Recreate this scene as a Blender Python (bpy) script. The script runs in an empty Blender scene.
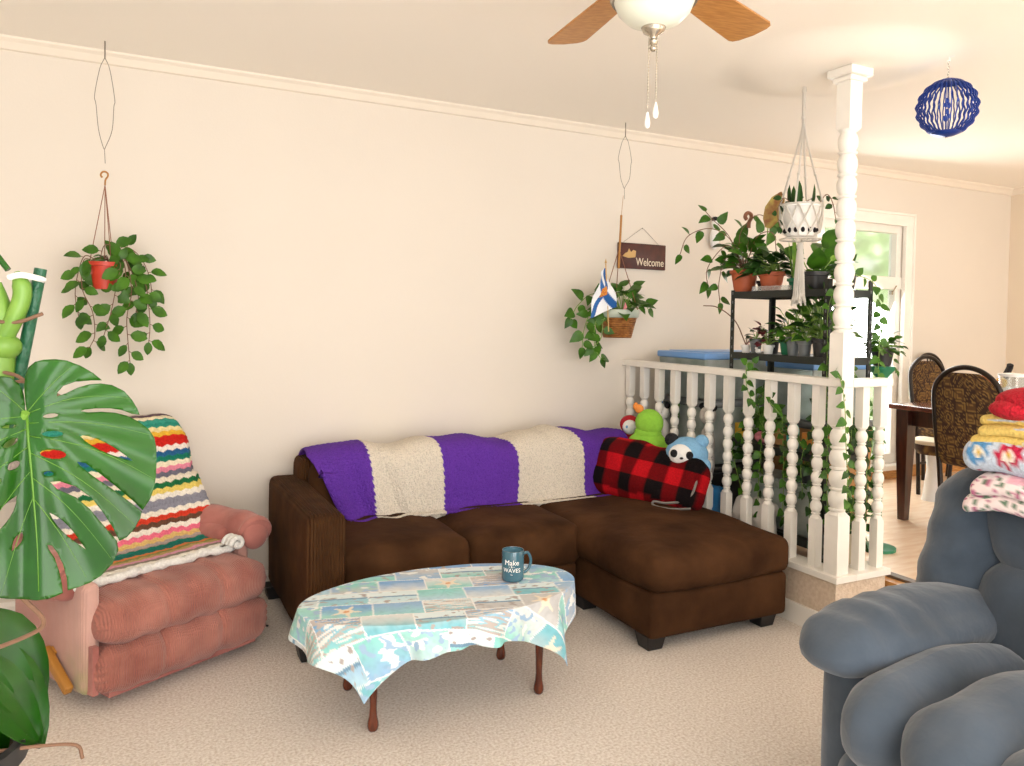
import bpy, bmesh, math, random
from math import sin, cos, pi, radians as R
from mathutils import Vector as V, Matrix, Euler, noise
from mathutils.geometry import delaunay_2d_cdt
sc = bpy.context.scene
col = sc.collection
# ------------------------------------------------------------------ camera
YAW, PIT, ROL = .4674, .0254, .0185
fwd = V((sin(YAW)*cos(PIT), cos(YAW)*cos(PIT), -sin(PIT)))
rt = V((cos(YAW), -sin(YAW), 0)); up = rt.cross(fwd)
r2 = rt*cos(ROL)+up*sin(ROL); u2 = up*cos(ROL)-rt*sin(ROL)
cd = bpy.data.cameras.new('camera'); cam = bpy.data.objects.new('camera', cd); col.objects.link(cam)
m4 = Matrix((r2, u2, -fwd)).transposed().to_4x4(); m4.translation = V((0, -3.879, 1.314)); cam.matrix_world = m4
cd.sensor_width = 36; cd.lens = 784.33/1024*36; cd.shift_x = -.0018; cd.shift_y = -.0421; cd.clip_start = .05
sc.camera = cam
# ------------------------------------------------------------------ world, lights, exposure
sc.view_settings.view_transform = 'Standard'; sc.view_settings.look = 'None'
sc.view_settings.gamma = 1; sc.view_settings.exposure = .0; sc.view_settings.use_curve_mapping = False
w = bpy.data.worlds.new('daylight'); sc.world = w; w.use_nodes = True
nt = w.node_tree; bg = nt.nodes['Background']
bg.inputs[0].default_value = (1, .985, .96, 1); bg.inputs[1].default_value = 1.35
def area(name, loc, target, sx, sy, power, c=(1, 1, 1)):
    l = bpy.data.lights.new(name, 'AREA'); l.shape = 'RECTANGLE'; l.size = sx; l.size_y = sy; l.energy = power; l.color = c
    o = bpy.data.objects.new(name, l); col.objects.link(o); o.location = loc
    o.rotation_euler = (V(target)-V(loc)).to_track_quat('-Z', 'Y').to_euler(); return o
area('window_daylight_behind_camera', (.7, -5.9, 1.35), (1.6, -1.5, 1.6), 3.4, 2.3, 125, (1, .98, .95))
area('window_daylight_left', (-2.6, -2.6, 1.5), (1.0, -1.6, .8), 1.8, 1.8, 7, (1, .98, .96))
area('dining_window_daylight', (4.72, .2, 1.25), (4.3, -2.0, .3), .85, 1.7, 60, (1, .99, .96))
area('dining_patio_daylight', (5.0, -4.8, 1.8), (4.2, -1.0, .3), 2.2, 1.5, 30, (1, .96, .9))
su = bpy.data.lights.new('sun', 'SUN'); su.energy = 11; su.angle = .02
so = bpy.data.objects.new('sun', su); col.objects.link(so); so.rotation_euler = (R(42), R(12), R(0))

# ------------------------------------------------------------------ materials
def S(h):
    h = h.lstrip('#'); return tuple((lambda c: c/12.92 if c <= .04045 else ((c+.055)/1.055)**2.4)(int(h[i:i+2], 16)/255) for i in (0, 2, 4))
def mat(name, c, rough=.6, metal=0, var=0, vs=8, c2=None, bump=0, bs=60, wave=None, attr=False, trans=0, sheen=0, coat=0, spec=.5, ramp=(.35, .65), stretch=None, bd=.01):
    m = bpy.data.materials.new(name); m.use_nodes = True; t = m.node_tree; N = t.nodes; L = t.links
    b = N['Principled BSDF']; c = S(c) if isinstance(c, str) else c
    b.inputs['Roughness'].default_value = rough; b.inputs['Metallic'].default_value = metal
    b.inputs['Specular IOR Level'].default_value = spec
    b.inputs['Transmission Weight'].default_value = trans; b.inputs['Coat Weight'].default_value = coat
    b.inputs['Sheen Weight'].default_value = sheen
    b.inputs['Base Color'].default_value = (*c, 1)
    tc = N.new('ShaderNodeTexCoord'); mp = N.new('ShaderNodeMapping'); L.new(tc.outputs['Object'], mp.inputs[0])
    if stretch: mp.inputs['Scale'].default_value = stretch
    src = None
    if attr:
        a = N.new('ShaderNodeAttribute'); a.attribute_name = 'Col'; src = a.outputs['Color']
    if var or c2:
        no = N.new('ShaderNodeTexNoise'); no.inputs['Scale'].default_value = vs; no.inputs['Detail'].default_value = 5
        L.new(mp.outputs[0], no.inputs[0])
        rp = N.new('ShaderNodeValToRGB'); rp.color_ramp.elements[0].position = ramp[0]; rp.color_ramp.elements[1].position = ramp[1]
        L.new(no.outputs['Fac'], rp.inputs[0])
        if attr:
            rp.color_ramp.elements[0].color = (1-var,)*3+(1,); rp.color_ramp.elements[1].color = (1, 1, 1, 1)
            mx = N.new('ShaderNodeMix'); mx.data_type = 'RGBA'; mx.blend_type = 'MULTIPLY'; mx.inputs['Factor'].default_value = 1
            L.new(src, mx.inputs[6]); L.new(rp.outputs[0], mx.inputs[7]); src = mx.outputs[2]
        else:
            d = S(c2) if c2 else tuple(x*(1-var) for x in c)
            rp.color_ramp.elements[0].color = (*d, 1); rp.color_ramp.elements[1].color = (*c, 1); src = rp.outputs[0]
    if src: L.new(src, b.inputs['Base Color'])
    nrm = None
    if bump:
        n2 = N.new('ShaderNodeTexNoise'); n2.inputs['Scale'].default_value = bs; n2.inputs['Detail'].default_value = 3
        L.new(tc.outputs['Object'], n2.inputs[0]); bp = N.new('ShaderNodeBump'); bp.inputs['Strength'].default_value = bump; bp.inputs['Distance'].default_value = bd
        L.new(n2.outputs['Fac'], bp.inputs['Height']); nrm = bp
    if wave:
        wv = N.new('ShaderNodeTexWave'); wv.bands_direction = wave[0]; wv.inputs['Scale'].default_value = wave[1]; wv.inputs['Distortion'].default_value = wave[3] if len(wave) > 3 else .4
        L.new(tc.outputs['Object'], wv.inputs[0]); b2 = N.new('ShaderNodeBump'); b2.inputs['Strength'].default_value = wave[2]; b2.inputs['Distance'].default_value = .006
        L.new(wv.outputs['Fac'], b2.inputs['Height'])
        if nrm: L.new(nrm.outputs[0], b2.inputs['Normal'])
        nrm = b2
    if nrm: L.new(nrm.outputs[0], b.inputs['Normal'])
    return m
M = {}
def mm(k, *a, **kw): M[k] = mat(k, *a, **kw)
mm('wall_paint', '#E2D9CD', .75, bump=.04, bs=90, var=.02, vs=2)
mm('ceiling_paint', '#FAF4EA', .85, bump=.15, bs=160, bd=.004)
mm('trim_paint', '#EDE3D4', .6)
mm('dining_wall_paint', '#EADBC6', .75, bump=.04, bs=90)
mm('carpet', '#F4ECE3', .97, c2='#D2C3B4', vs=110, ramp=(.3, .62), bump=.9, bs=170, bd=.012)
mm('dining_floor', '#F7DFC4', .3, c2='#E8C6A2', vs=5, stretch=(1, 5, 1))
mm('white_trim', '#F4EFE6', .38, var=.03, vs=14)
mm('half_wall', '#E0CDB8', .9, c2='#D2BCA4', vs=60, bump=.6, bs=90)
mm('oak_trim', '#D9A25A', .4, c2='#B0733A', vs=20, stretch=(1, .1, 6))
mm('dark_strip', '#6B5A4C', .5)
mm('pink_velour', '#B47566', .88, c2='#8F5347', vs=5, wave=('X', 42, .55, 1.2), bump=.3, bs=20, sheen=.2)
mm('pink_plain', '#B07066', .88, c2='#8C5048', vs=7, bump=.35, bs=24, sheen=.2)
mm('pink_side', '#FFFFFF', .85, attr=True, var=.12, vs=10, wave=('Y', 42, .3, 1), sheen=.3)
mm('brown_suede', '#4C311C', .9, c2='#331E0E', vs=5, bump=.25, bs=30, spec=.12)
mm('brown_cord_x', '#54371F', .9, c2='#3D2513', vs=6, wave=('X', 27, 1.0, .3), spec=.12)
mm('brown_cord_y', '#54371F', .9, c2='#3D2513', vs=6, wave=('Y', 27, 1.0, .3), spec=.12)
mm('black_plastic', '#1B1818', .45)
mm('knit', '#FFFFFF', .95, attr=True, var=.24, vs=170, ramp=(.36, .52), bump=1, bs=110, bd=.014, spec=.2)
mm('crochet', '#FFFFFF', .95, attr=True, var=.2, vs=110, bump=.7, bs=130, bd=.008, spec=.2)
mm('printed_cloth', '#FFFFFF', .55, attr=True, var=.04, vs=30)
mm('plaid', '#FFFFFF', .95, attr=True, var=.3, vs=150, bump=.6, bs=160, spec=.15)
mm('quilt', '#FFFFFF', .85, attr=True, var=.06, vs=40, bump=.5, bs=22, bd=.02)
mm('table_wood', '#6B3017', .22, c2='#451A0B', vs=14, stretch=(3, 3, .6), coat=.4)
mm('dining_wood', '#4A2415', .28, c2='#2E140C', vs=14, stretch=(3, 3, .6), coat=.3)
mm('dining_top', '#7A4030', .15, c2='#5A2A1C', vs=14, coat=.5)
mm('chair_metal', '#241A15', .35, metal=.3)
mm('upholstery', '#FFFFFF', .9, attr=True, var=.1, vs=60)
mm('blue_velour', '#4C5764', .92, c2='#39434E', vs=4, bump=.3, bs=13, sheen=.35, bd=.02, spec=.25)
mm('leaf_dark', '#2F6B1E', .32, c2='#1F5015', vs=9, spec=.5)
mm('leaf_mid', '#46761A', .42, c2='#284E0F', vs=14, spec=.3)
mm('leaf_light', '#7FA23C', .45, c2='#4B7A28', vs=14, spec=.3)
mm('leaf_deep', '#2A5418', .42, c2='#18340E', vs=14, spec=.3)
mm('leaf_red', '#7A2B33', .5, c2='#3F1B22', vs=20)
mm('leaf_gold', '#A89A4A', .5, c2='#7A3A22', vs=18)
mm('monstera', '#1F560B', .27, c2='#113805', vs=6, spec=.4)
mm('vein', '#527F20', .45)
mm('stem', '#7FA04A', .5)
mm('stem_brown', '#7A5A45', .7)
mm('red_plastic', '#BE351E', .35)
mm('terracotta', '#C4623A', .55, var=.08, vs=12)
mm('soil', '#3A2A20', .95, bump=.8, bs=60)
mm('green_plastic', '#1F7A55', .4)
mm('black_pot', '#2A2A2B', .4)
mm('grey_pot', '#6E7375', .35)
mm('cream_pot', '#E3D3B4', .5, var=.15, vs=15)
mm('wicker', '#B87A3C', .6, c2='#8A5320', vs=40, wave=('Z', 26, 1, 1.5))
mm('rim_grey', '#B9C3B4', .5)
mm('white_rope', '#F3EEE4', .85, wave=('Z', 60, .8, 0))
mm('white_plastic', '#F5F3EE', .35)
mm('string_brown', '#8A5A42', .7)
mm('wire', '#8A8378', .35, metal=.7)
mm('bamboo', '#A9742E', .45)
mm('sign_board', '#4F1D12', .4, c2='#3C130B', vs=20)
mm('cream_paint', '#E9DDC6', .6)
mm('gold_wood', '#C9A468', .5)
mm('flag_cloth', '#FFFFFF', .7, attr=True)
mm('fan_blade', '#C08A4A', .35, c2='#A87034', vs=16, stretch=(1, 9, 9))
mm('fan_edge', '#5A3A22', .5)
mm('nickel', '#B9B2A4', .25, metal=.9)
mm('frosted', '#E9ECDC', .3, var=.03, vs=20, coat=.3)
mm('spinner_blue', '#173C92', .3, metal=.35)
mm('shelf_metal', '#2C302C', .45, metal=.4)
mm('clear', '#F2F6F6', .08, trans=.92)
mm('tote_blue', '#6FA0DC', .3)
mm('tote_clear', '#B9C3C0', .3, trans=.25, c2='#8E9C94', vs=9)
mm('mug_teal', '#3E6675', .22, coat=.5)
mm('mug_in', '#5A8496', .25)
mm('stake_green', '#1F5A3E', .4, bump=.8, bs=60)
mm('stem_green', '#7FA642', .4, c2='#5E8A30', vs=12)
mm('plush_green', '#8CC63F', .95, var=.1, vs=60, bump=.6, bs=120)
mm('plush_blue', '#7FB2D8', .95, bump=.6, bs=120, var=.08, vs=60)
mm('plush_white', '#F0EFEC', .95, bump=.6, bs=120)
mm('plush_black', '#17161A', .95, bump=.6, bs=120)
mm('plush_pink', '#E58C98', .95, bump=.6, bs=120)
mm('plush_red', '#B51E2A', .95, bump=.6, bs=120)
mm('plush_grey', '#C9C2BC', .95, bump=.6, bs=120, var=.1, vs=30)
mm('orange', '#E08A3A', .7)
mm('teal', '#1FA8A0', .35)
mm('blue_bag', '#2378B4', .5)
mm('cardboard', '#B8895A', .85)
mm('box_orange', '#D98A3A', .6)
mm('red_knit', '#B50F25', .95, bump=.9, bs=90, bd=.015)
mm('white_bag', '#D8D2CC', .5, bump=.5, bs=18)
mm('peach', '#E79A6A', .6)
mm('yellow', '#E3B63A', .6)
mm('zip_grey', '#77716C', .5)
mm('tree_bark', '#6A5A44', .9)
mm('tree_leaf', '#DDE8C8', .7, c2='#C4D8A8', vs=2)
mm('lawn', '#CFDDB0', .9, c2='#BCD09A', vs=1)
mm('pale_siding', '#DDE6E8', .7)

# ------------------------------------------------------------------ mesh builder
class MB:
    def __init__(s): s.v = []; s.f = []; s.mi = []; s.T = Matrix()
    def add(s, vs, fs, mi=0):
        o = len(s.v); s.v += [s.T @ V(p) for p in vs]; s.f += [tuple(i+o for i in f) for f in fs]; s.mi += [mi]*len(fs); return s
    def box(s, c, d, mi=0, rz=0, b=0):
        x, y, z = [k/2 for k in d]
        if b: return s.rbox(c, d, b, 0, 1, mi, rz, k=1)
        P = [(i*x, j*y, k*z) for k in (-1, 1) for j in (-1, 1) for i in (-1, 1)]
        Q = Matrix.Translation(c) @ Matrix.Rotation(rz, 4, 'Z')
        return s.add([Q @ V(p) for p in P], [(0, 2, 3, 1), (4, 5, 7, 6), (0, 1, 5, 4), (2, 6, 7, 3), (0, 4, 6, 2), (1, 3, 7, 5)], mi)
    def rbox(s, c, d, r, puff=0, n=6, mi=0, rz=0, k=3, Q=None, wob=0, wf=4):
        h = [x/2 for x in d]; r = min(r, min(h)*.999)
        def axis(H):
            a = [-H+r*(1-cos(pi/2*i/k)) for i in range(k)]
            mid = [-(H-r)+2*(H-r)*i/n for i in range(n+1)]
            return a+mid+[-x for x in reversed(a)]
        A = [axis(x) for x in h]; vid = {}; vs = []; fs = []
        Q = Matrix.Translation(c) @ (Q.to_4x4() if Q else Matrix.Rotation(rz, 4, 'Z'))
        def vert(p):
            key = tuple(round(x, 6) for x in p)
            if key in vid: return vid[key]
            inner = V([max(-(h[i]-r), min(h[i]-r, p[i])) for i in range(3)])
            dl = V(p)-inner
            q = inner+(dl.normalized()*r if dl.length > 1e-9 else dl)
            if puff or wob:
                nn = dl.normalized() if dl.length > 1e-9 else V()
                u = [max(0, 1-(q[i]/h[i])**2) for i in range(3)]
                q = q+nn*puff*1.15*sum(nn[i]**2*u[(i+1) % 3]*u[(i+2) % 3] for i in range(3))
                if wob: q = q+nn*wob*noise.noise((Q @ q)*wf)
            vid[key] = len(vs); vs.append(Q @ q); return vid[key]
        for ax in range(3):
            a, b_ = [i for i in range(3) if i != ax]
            for sg in (-1, 1):
                for i in range(len(A[a])-1):
                    for j in range(len(A[b_])-1):
                        q = []
                        for (ii, jj) in ((i, j), (i+1, j), (i+1, j+1), (i, j+1)):
                            p = [0, 0, 0]; p[ax] = sg*h[ax]; p[a] = A[a][ii]; p[b_] = A[b_][jj]; q.append(vert(p))
                        if len(set(q)) > 2: fs.append(tuple(dict.fromkeys(q)))
        return s.add(vs, fs, mi)
    def lathe(s, c, prof, seg=20, mi=0, Q=None, cap=True, rz=0):
        vs = []; fs = []; n = len(prof)
        Q = Matrix.Translation(c) @ (Q.to_4x4() if Q else Matrix())
        for (r, z) in prof:
            for k in range(seg):
                a = 2*pi*k/seg+rz; vs.append(Q @ V((r*cos(a), r*sin(a), z)))
        for i in range(n-1):
            for k in range(seg):
                fs.append((i*seg+k, i*seg+(k+1) % seg, (i+1)*seg+(k+1) % seg, (i+1)*seg+k))
        if cap and prof[0][0] > 1e-6: fs.append(tuple(reversed(range(seg))))
        if cap and prof[-1][0] > 1e-6: fs.append(tuple((n-1)*seg+k for k in range(seg)))
        return s.add(vs, fs, mi)
    def ball(s, c, r, seg=14, mi=0, Q=None):
        r = (r,)*3 if not hasattr(r, '__len__') else r; vs = []; fs = []
        Q = Matrix.Translation(c) @ (Q.to_4x4() if Q else Matrix()); n = max(5, seg//2)
        for i in range(n+1):
            t = pi*i/n
            for k in range(seg):
                a = 2*pi*k/seg; vs.append(Q @ V((r[0]*sin(t)*cos(a), r[1]*sin(t)*sin(a), r[2]*cos(t))))
        for i in range(n):
            for k in range(seg): fs.append((i*seg+k, (i+1)*seg+k, (i+1)*seg+(k+1) % seg, i*seg+(k+1) % seg))
        return s.add(vs, fs, mi)
    def tube(s, pts, r, sides=6, mi=0, closed=False):
        pts = [V(p) for p in pts]; n = len(pts); vs = []; fs = []
        rr = r if hasattr(r, '__len__') else [r]*n; prev = None
        for i, p in enumerate(pts):
            if closed: t = pts[(i+1) % n]-pts[i-1]
            else: t = pts[min(i+1, n-1)]-pts[max(i-1, 0)]
            t = t.normalized() if t.length > 1e-9 else V((0, 0, 1))
            a = prev if prev is not None else (V((0, 0, 1)) if abs(t.z) < .9 else V((1, 0, 0)))
            x = (a-t*a.dot(t)); x = x.normalized() if x.length > 1e-6 else t.orthogonal().normalized(); y = t.cross(x); prev = x
            for k in range(sides):
                g = 2*pi*k/sides; vs.append(p+(x*cos(g)+y*sin(g))*rr[i])
        for i in range(n if closed else n-1):
            for k in range(sides):
                j = (i+1) % n; fs.append((i*sides+k, i*sides+(k+1) % sides, j*sides+(k+1) % sides, j*sides+k))
        if not closed: fs += [tuple(reversed(range(sides))), tuple((n-1)*sides+k for k in range(sides))]
        return s.add(vs, fs, mi)
    def leaf(s, p, d, nrm, L, W, kind='oval', bend=.25, fold=.18, mi=0):
        d = V(d).normalized(); nrm = V(nrm); nrm = nrm-d*nrm.dot(d)
        nrm = nrm.normalized() if nrm.length > 1e-5 else d.orthogonal().normalized(); sd = d.cross(nrm)
        prof = {'oval': [(0, .05), (.12, .55), (.35, .95), (.6, .92), (.85, .5), (1, .03)],
                'heart': [(-.08, .35), (.03, .85), (.25, 1), (.5, .85), (.78, .42), (1, .03)],
                'long': [(0, .3), (.2, .8), (.5, 1), (.8, .7), (1, .05)]}[kind]
        vs = []; fs = []
        for t, w_ in prof:
            b = V(p)+d*L*t-nrm*bend*L*max(t, 0)**2; ww = W/2*w_
            vs += [b-sd*ww+nrm*fold*ww, b, b+sd*ww+nrm*fold*ww]
        for i in range(len(prof)-1):
            a = i*3; fs += [(a, a+3, a+4, a+1), (a+1, a+4, a+5, a+2)]
        return s.add(vs, fs, mi)
    def prism(s, poly, t, Q, mi=0):
        n = len(poly); vs = [Q @ V((x, y, 0)) for x, y in poly]+[Q @ V((x, y, t)) for x, y in poly]
        fs = [tuple(reversed(range(n))), tuple(range(n, 2*n))]+[(i, (i+1) % n, n+(i+1) % n, n+i) for i in range(n)]
        return s.add(vs, fs, mi)
    def build(s, name, mats, parent=None, smooth=True, colf=None, solid=0, bevel=0, sub=0, recalc=True, auto=True, label=None):
        me = bpy.data.meshes.new(name); me.from_pydata(s.v, [], s.f)
        mats = mats if isinstance(mats, (list, tuple)) else [mats]
        for k in mats: me.materials.append(M[k])
        if len(mats) > 1: me.polygons.foreach_set('material_index', s.mi)
        if colf:
            at = me.color_attributes.new('Col', 'FLOAT_COLOR', 'POINT')
            buf = []
            for p in s.v: buf += [*colf(p), 1]
            at.data.foreach_set('color', buf)
        if recalc:
            bm = bmesh.new(); bm.from_mesh(me); bmesh.ops.recalc_face_normals(bm, faces=bm.faces); bm.to_mesh(me); bm.free()
        if smooth:
            me.polygons.foreach_set('use_smooth', [True]*len(me.polygons))
            if auto: me.set_sharp_from_angle(angle=R(55))
        me.update(); o = bpy.data.objects.new(name, me); col.objects.link(o)
        if parent: o.parent = parent
        if bevel:
            b = o.modifiers.new('bevel', 'BEVEL'); b.width = bevel; b.segments = 2; b.limit_method = 'ANGLE'; b.angle_limit = R(40)
        if solid:
            b = o.modifiers.new('solid', 'SOLIDIFY'); b.thickness = solid; b.offset = -1 if solid > 0 else 1
        if label: o['label'] = label
        return o
def tag(o, label, cat, group=None, kind=None):
    o['label'] = label; o['category'] = cat
    if group: o['group'] = group
    if kind: o['kind'] = kind
    return o
def thing(name, label, cat, loc=(0, 0, 0), rz=0, group=None):
    o = bpy.data.objects.new(name, None); o.empty_display_size = .05; col.objects.link(o); o.location = loc; o.rotation_euler = (0, 0, rz)
    return tag(o, label, cat, group)
def struct(o, label=None):
    o['kind'] = 'structure'
    if label: o['label'] = label
    return o
def smoothp(pts, n=6):
    P = [V(p) for p in pts]; P = [P[0]*2-P[1]]+P+[P[-1]*2-P[-2]]; out = []
    for i in range(1, len(P)-2):
        a, b, c, d = P[i-1:i+3]
        for k in range(n):
            t = k/n; out.append(.5*((2*b)+(c-a)*t+(2*a-5*b+4*c-d)*t*t+(3*b-a-3*c+d)*t**3))
    out.append(P[-2]); return out
def sheet(name, fn, nu, nv, m, parent=None, colf=None, solid=.006, closed=False, label=None):
    b = MB(); vs = []; cs = []
    for i in range(nu+1):
        for j in range(nv+1):
            u, v = i/nu, j/nv; vs.append(fn(u, v)); cs.append(colf(u, v) if colf else (1, 1, 1))
    fs = [(i*(nv+1)+j, (i+1)*(nv+1)+j, (i+1)*(nv+1)+j+1, i*(nv+1)+j+1) for i in range(nu) for j in range(nv)]
    b.add(vs, fs); it = iter(cs)
    return b.build(name, m, parent, colf=(lambda p: next(it)) if colf else None, solid=solid, recalc=False, auto=False, label=label)
def text_mesh(txt, size, ext=.001):
    c = bpy.data.curves.new('t', 'FONT'); c.body = txt; c.size = size; c.extrude = ext; c.align_x = 'CENTER'; c.align_y = 'CENTER'
    o = bpy.data.objects.new('t', c); col.objects.link(o); bpy.context.view_layer.update()
    me = bpy.data.meshes.new_from_object(o.evaluated_get(bpy.context.evaluated_depsgraph_get()))
    vs = [v.co.copy() for v in me.vertices]; fs = [tuple(p.vertices) for p in me.polygons]
    bpy.data.objects.remove(o); bpy.data.curves.remove(c); bpy.data.meshes.remove(me); return vs, fs
rnd = random.Random(7)
U = rnd.uniform

# ================================================================== THE SETTING
XR, YP = 2.6675, -1.6067     # half wall / railing
XC = 6.43                    # far corner
DZ = .2                      # raised dining floor
def wallbox(name, c, d, m, label=None, **k): return struct(MB().box(c, d).build(name, m, smooth=False, **k), label)
wallbox('floor', (.5, -3.4, -.05), (5.2, 7.2, .1), 'carpet', 'beige carpet')
b = MB(); b.box(((3.08+XC)/2, -3.0, DZ/2), (XC-3.08, 6.0, DZ)); b.box(((2.79+3.08)/2, -.745, DZ/2), (.29, 1.49, DZ))
struct(b.build('floor_dining', 'dining_floor', smooth=False), 'light laminate dining floor')
# wall with window hole  (x 4.28..5.19, z .30..2.10)
wx0, wx1, wz0, wz1 = 4.30, 5.16, .32, 2.06
b = MB()
b.box(((-2.1+wx0)/2, .06, 1.22), (wx0+2.1, .12, 2.44)); b.box(((wx1+XC+.12)/2, .06, 1.22), (XC+.12-wx1, .12, 2.44))
b.box(((wx0+wx1)/2, .06, wz0/2), (wx1-wx0, .12, wz0)); b.box(((wx0+wx1)/2, .06, (wz1+2.44)/2), (wx1-wx0, .12, 2.44-wz1))
struct(b.build('wall_back', 'wall_paint', smooth=False))
wallbox('unseen_wall_left', (-2.16, -1.6, 1.22), (.12, 3.2, 2.44), 'wall_paint')  # out of view; added to block side light and darken the left
wallbox('wall_right', (XC+.06, -1.75, 1.22), (.12, 3.5, 2.44), 'dining_wall_paint')
wallbox('ceiling', (2.2, -3, 2.49), (8.8, 6.3, .1), 'ceiling_paint')
b = MB(); n_ = 40; vs = []
for i in range(n_+1):
    for j in range(n_+1):
        x, y = 2.25+1.1*i/n_, -2.0+1.2*j/n_; r_ = math.hypot((x-2.76)/.50, (y+1.44)/.52); k = max(0, 1-r_); k = min(1, k*1.9); k = k*k*(3-2*k); vs.append((x, y, 2.4395-.054*k))
b.add(vs, [(i*(n_+1)+j, (i+1)*(n_+1)+j, (i+1)*(n_+1)+j+1, i*(n_+1)+j+1) for i in range(n_) for j in range(n_)]); struct(b.build('trim_5', 'ceiling_paint', recalc=False), 'softly dropped plaster around the post top')
# crown moulding and baseboards
crown = [(0, 0), (0, -.05), (-.012, -.046), (-.03, -.02), (-.045, -.008), (-.048, 0)]
Qx = Matrix(((0, 0, 1, -2.1), (1, 0, 0, 0), (0, 1, 0, 2.44), (0, 0, 0, 1)))
struct(MB().prism(crown, XC+2.1, Qx).build('trim_1', 'trim_paint', smooth=False), 'white crown moulding')
Qy = Matrix(((1, 0, 0, XC), (0, 0, -1, 0), (0, 1, 0, 2.44), (0, 0, 0, 1)))
struct(MB().prism(crown, 3.5, Qy).build('trim_2', 'trim_paint', smooth=False), 'white crown moulding')
bb = [(0, 0), (-.014, 0), (-.014, .07), (-.006, .085), (0, .085)]
Qb = Matrix(((0, 0, 1, -2.1), (1, 0, 0, 0), (0, 1, 0, 0), (0, 0, 0, 1)))
struct(MB().prism(bb, XR+2.1, Qb).build('baseboard_back', 'white_trim', smooth=False))
Qb2 = Matrix(((0, 0, 1, XR+.13), (1, 0, 0, 0), (0, 1, 0, DZ), (0, 0, 0, 1)))
struct(MB().prism(bb, XC-XR-.13, Qb2).build('baseboard_dining', 'oak_trim', smooth=False))
# half wall under the railing
b = MB(); b.box((XR+.075, YP/2, .119), (.12, -YP-.03, .238)); b.box(((XR+.135+2.985)/2, YP+.075, .119), (2.985-XR-.135, .12, .238))
struct(b.build('wall_partition', 'half_wall', smooth=False), 'low carpeted half wall under the railing')
b = MB(); b.box((XR+.008, YP/2, .045), (.014, -YP, .09)); b.box((2.83, YP+.008, .045), (.34, .014, .09))
struct(b.build('baseboard_partition', 'white_trim', smooth=False))
# step nosing towards the living room
b = MB(); b.box((3.10, -3.25, DZ+.002), (.045, 3.55, .014)); struct(b.build('trim_3', 'dark_strip', smooth=False), 'dark transition strip on the step edge')
wallbox('trim_4', (3.052, -3.245, DZ/2), (.056, 3.51, DZ-.006), 'oak_trim', 'oak riser of the step')
# window
wn = struct(bpy.data.objects.new('window_1', None), 'tall white window in the dining wall'); col.objects.link(wn); wn.location = ((wx0+wx1)/2, 0, wz0)
hw = (wx1-wx0)/2; hh = wz1-wz0
b = MB()
for sx in (-1, 1): b.box((sx*(hw+.03), -.012, hh/2), (.085, .03, hh+.17)); b.box((sx*(hw+.068), -.02, hh/2), (.018, .04, hh+.17))
b.box((0, -.013, hh+.035), (2*hw+.05, .03, .085)); b.box((0, -.02, hh+.075), (2*hw+.15, .04, .018)); b.box((0, -.03, -.03), (2*hw+.16, .07, .035))
struct(b.build('window_casing', 'white_trim', wn, smooth=False, bevel=.003))
b = MB(); tz = 1.665-wz0
for sx in (-1, 1): b.box((sx*(hw-.031), .05, hh/2), (.06, .066, hh-.001))
b.box((0, .05, hh-.03), (2*hw, .07, .06)); b.box((0, .05, .03), (2*hw, .07, .06)); b.box((0, .045, tz-.03), (2*hw, .08, .09))
struct(b.build('window_frame', 'white_trim', wn, smooth=False, bevel=.003))
struct(MB().box((0, .06, hh/2), (2*hw-.1, .004, hh-.1)).build('window_pane', 'clear', wn, smooth=False))
b = MB(); b.box((.33, .02, tz-.1), (.02, .02, .03)); b.tube([(.33, .005, tz-.09), (.36, 0, tz-.05)], .005); struct(b.build('window_latch', 'nickel', wn))

# outdoors behind the window
g = MB().box((7, 8, -.3), (24, 14, .1)).build('lawn', 'lawn', smooth=False); tag(g, 'pale sunlit lawn outside the dining window', 'lawn', kind='structure')
def tree(loc, h, r, seed, label, lm):
    q = random.Random(seed); t = thing('garden_tree', label, 'tree', loc, group='trees outside the window')
    MB().tube(smoothp([(0, 0, -.05), (.05, .05, h*.3), (-.05, 0, h*.6)]), [.12]*6+[.09]*7, 8).build('trunk', 'tree_bark', t)
    b = MB()
    for _ in range(1500):
        d = V((q.gauss(0, 1), q.gauss(0, 1), q.gauss(0, 1))).normalized()*r*q.uniform(.5, 1)**.5
        p = V((0, 0, h*.62))+V((d.x, d.y, d.z*1.25)); b.leaf(p, (q.uniform(-1, 1), q.uniform(-1, 1), q.uniform(-1, .5)), (q.uniform(-1, 1), q.uniform(-1, 1), 1), .28, .17)
    b.build('crown', lm, t, recalc=False)
tree((9.0, 3.4, -.25), 3.2, 1.5, 1, 'bushy pale green garden tree seen through the dining window', 'tree_leaf')
tree((13.5, 7.5, -.25), 5.4, 2.2, 2, 'taller garden tree farther back beyond the window', 'tree_leaf')

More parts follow.
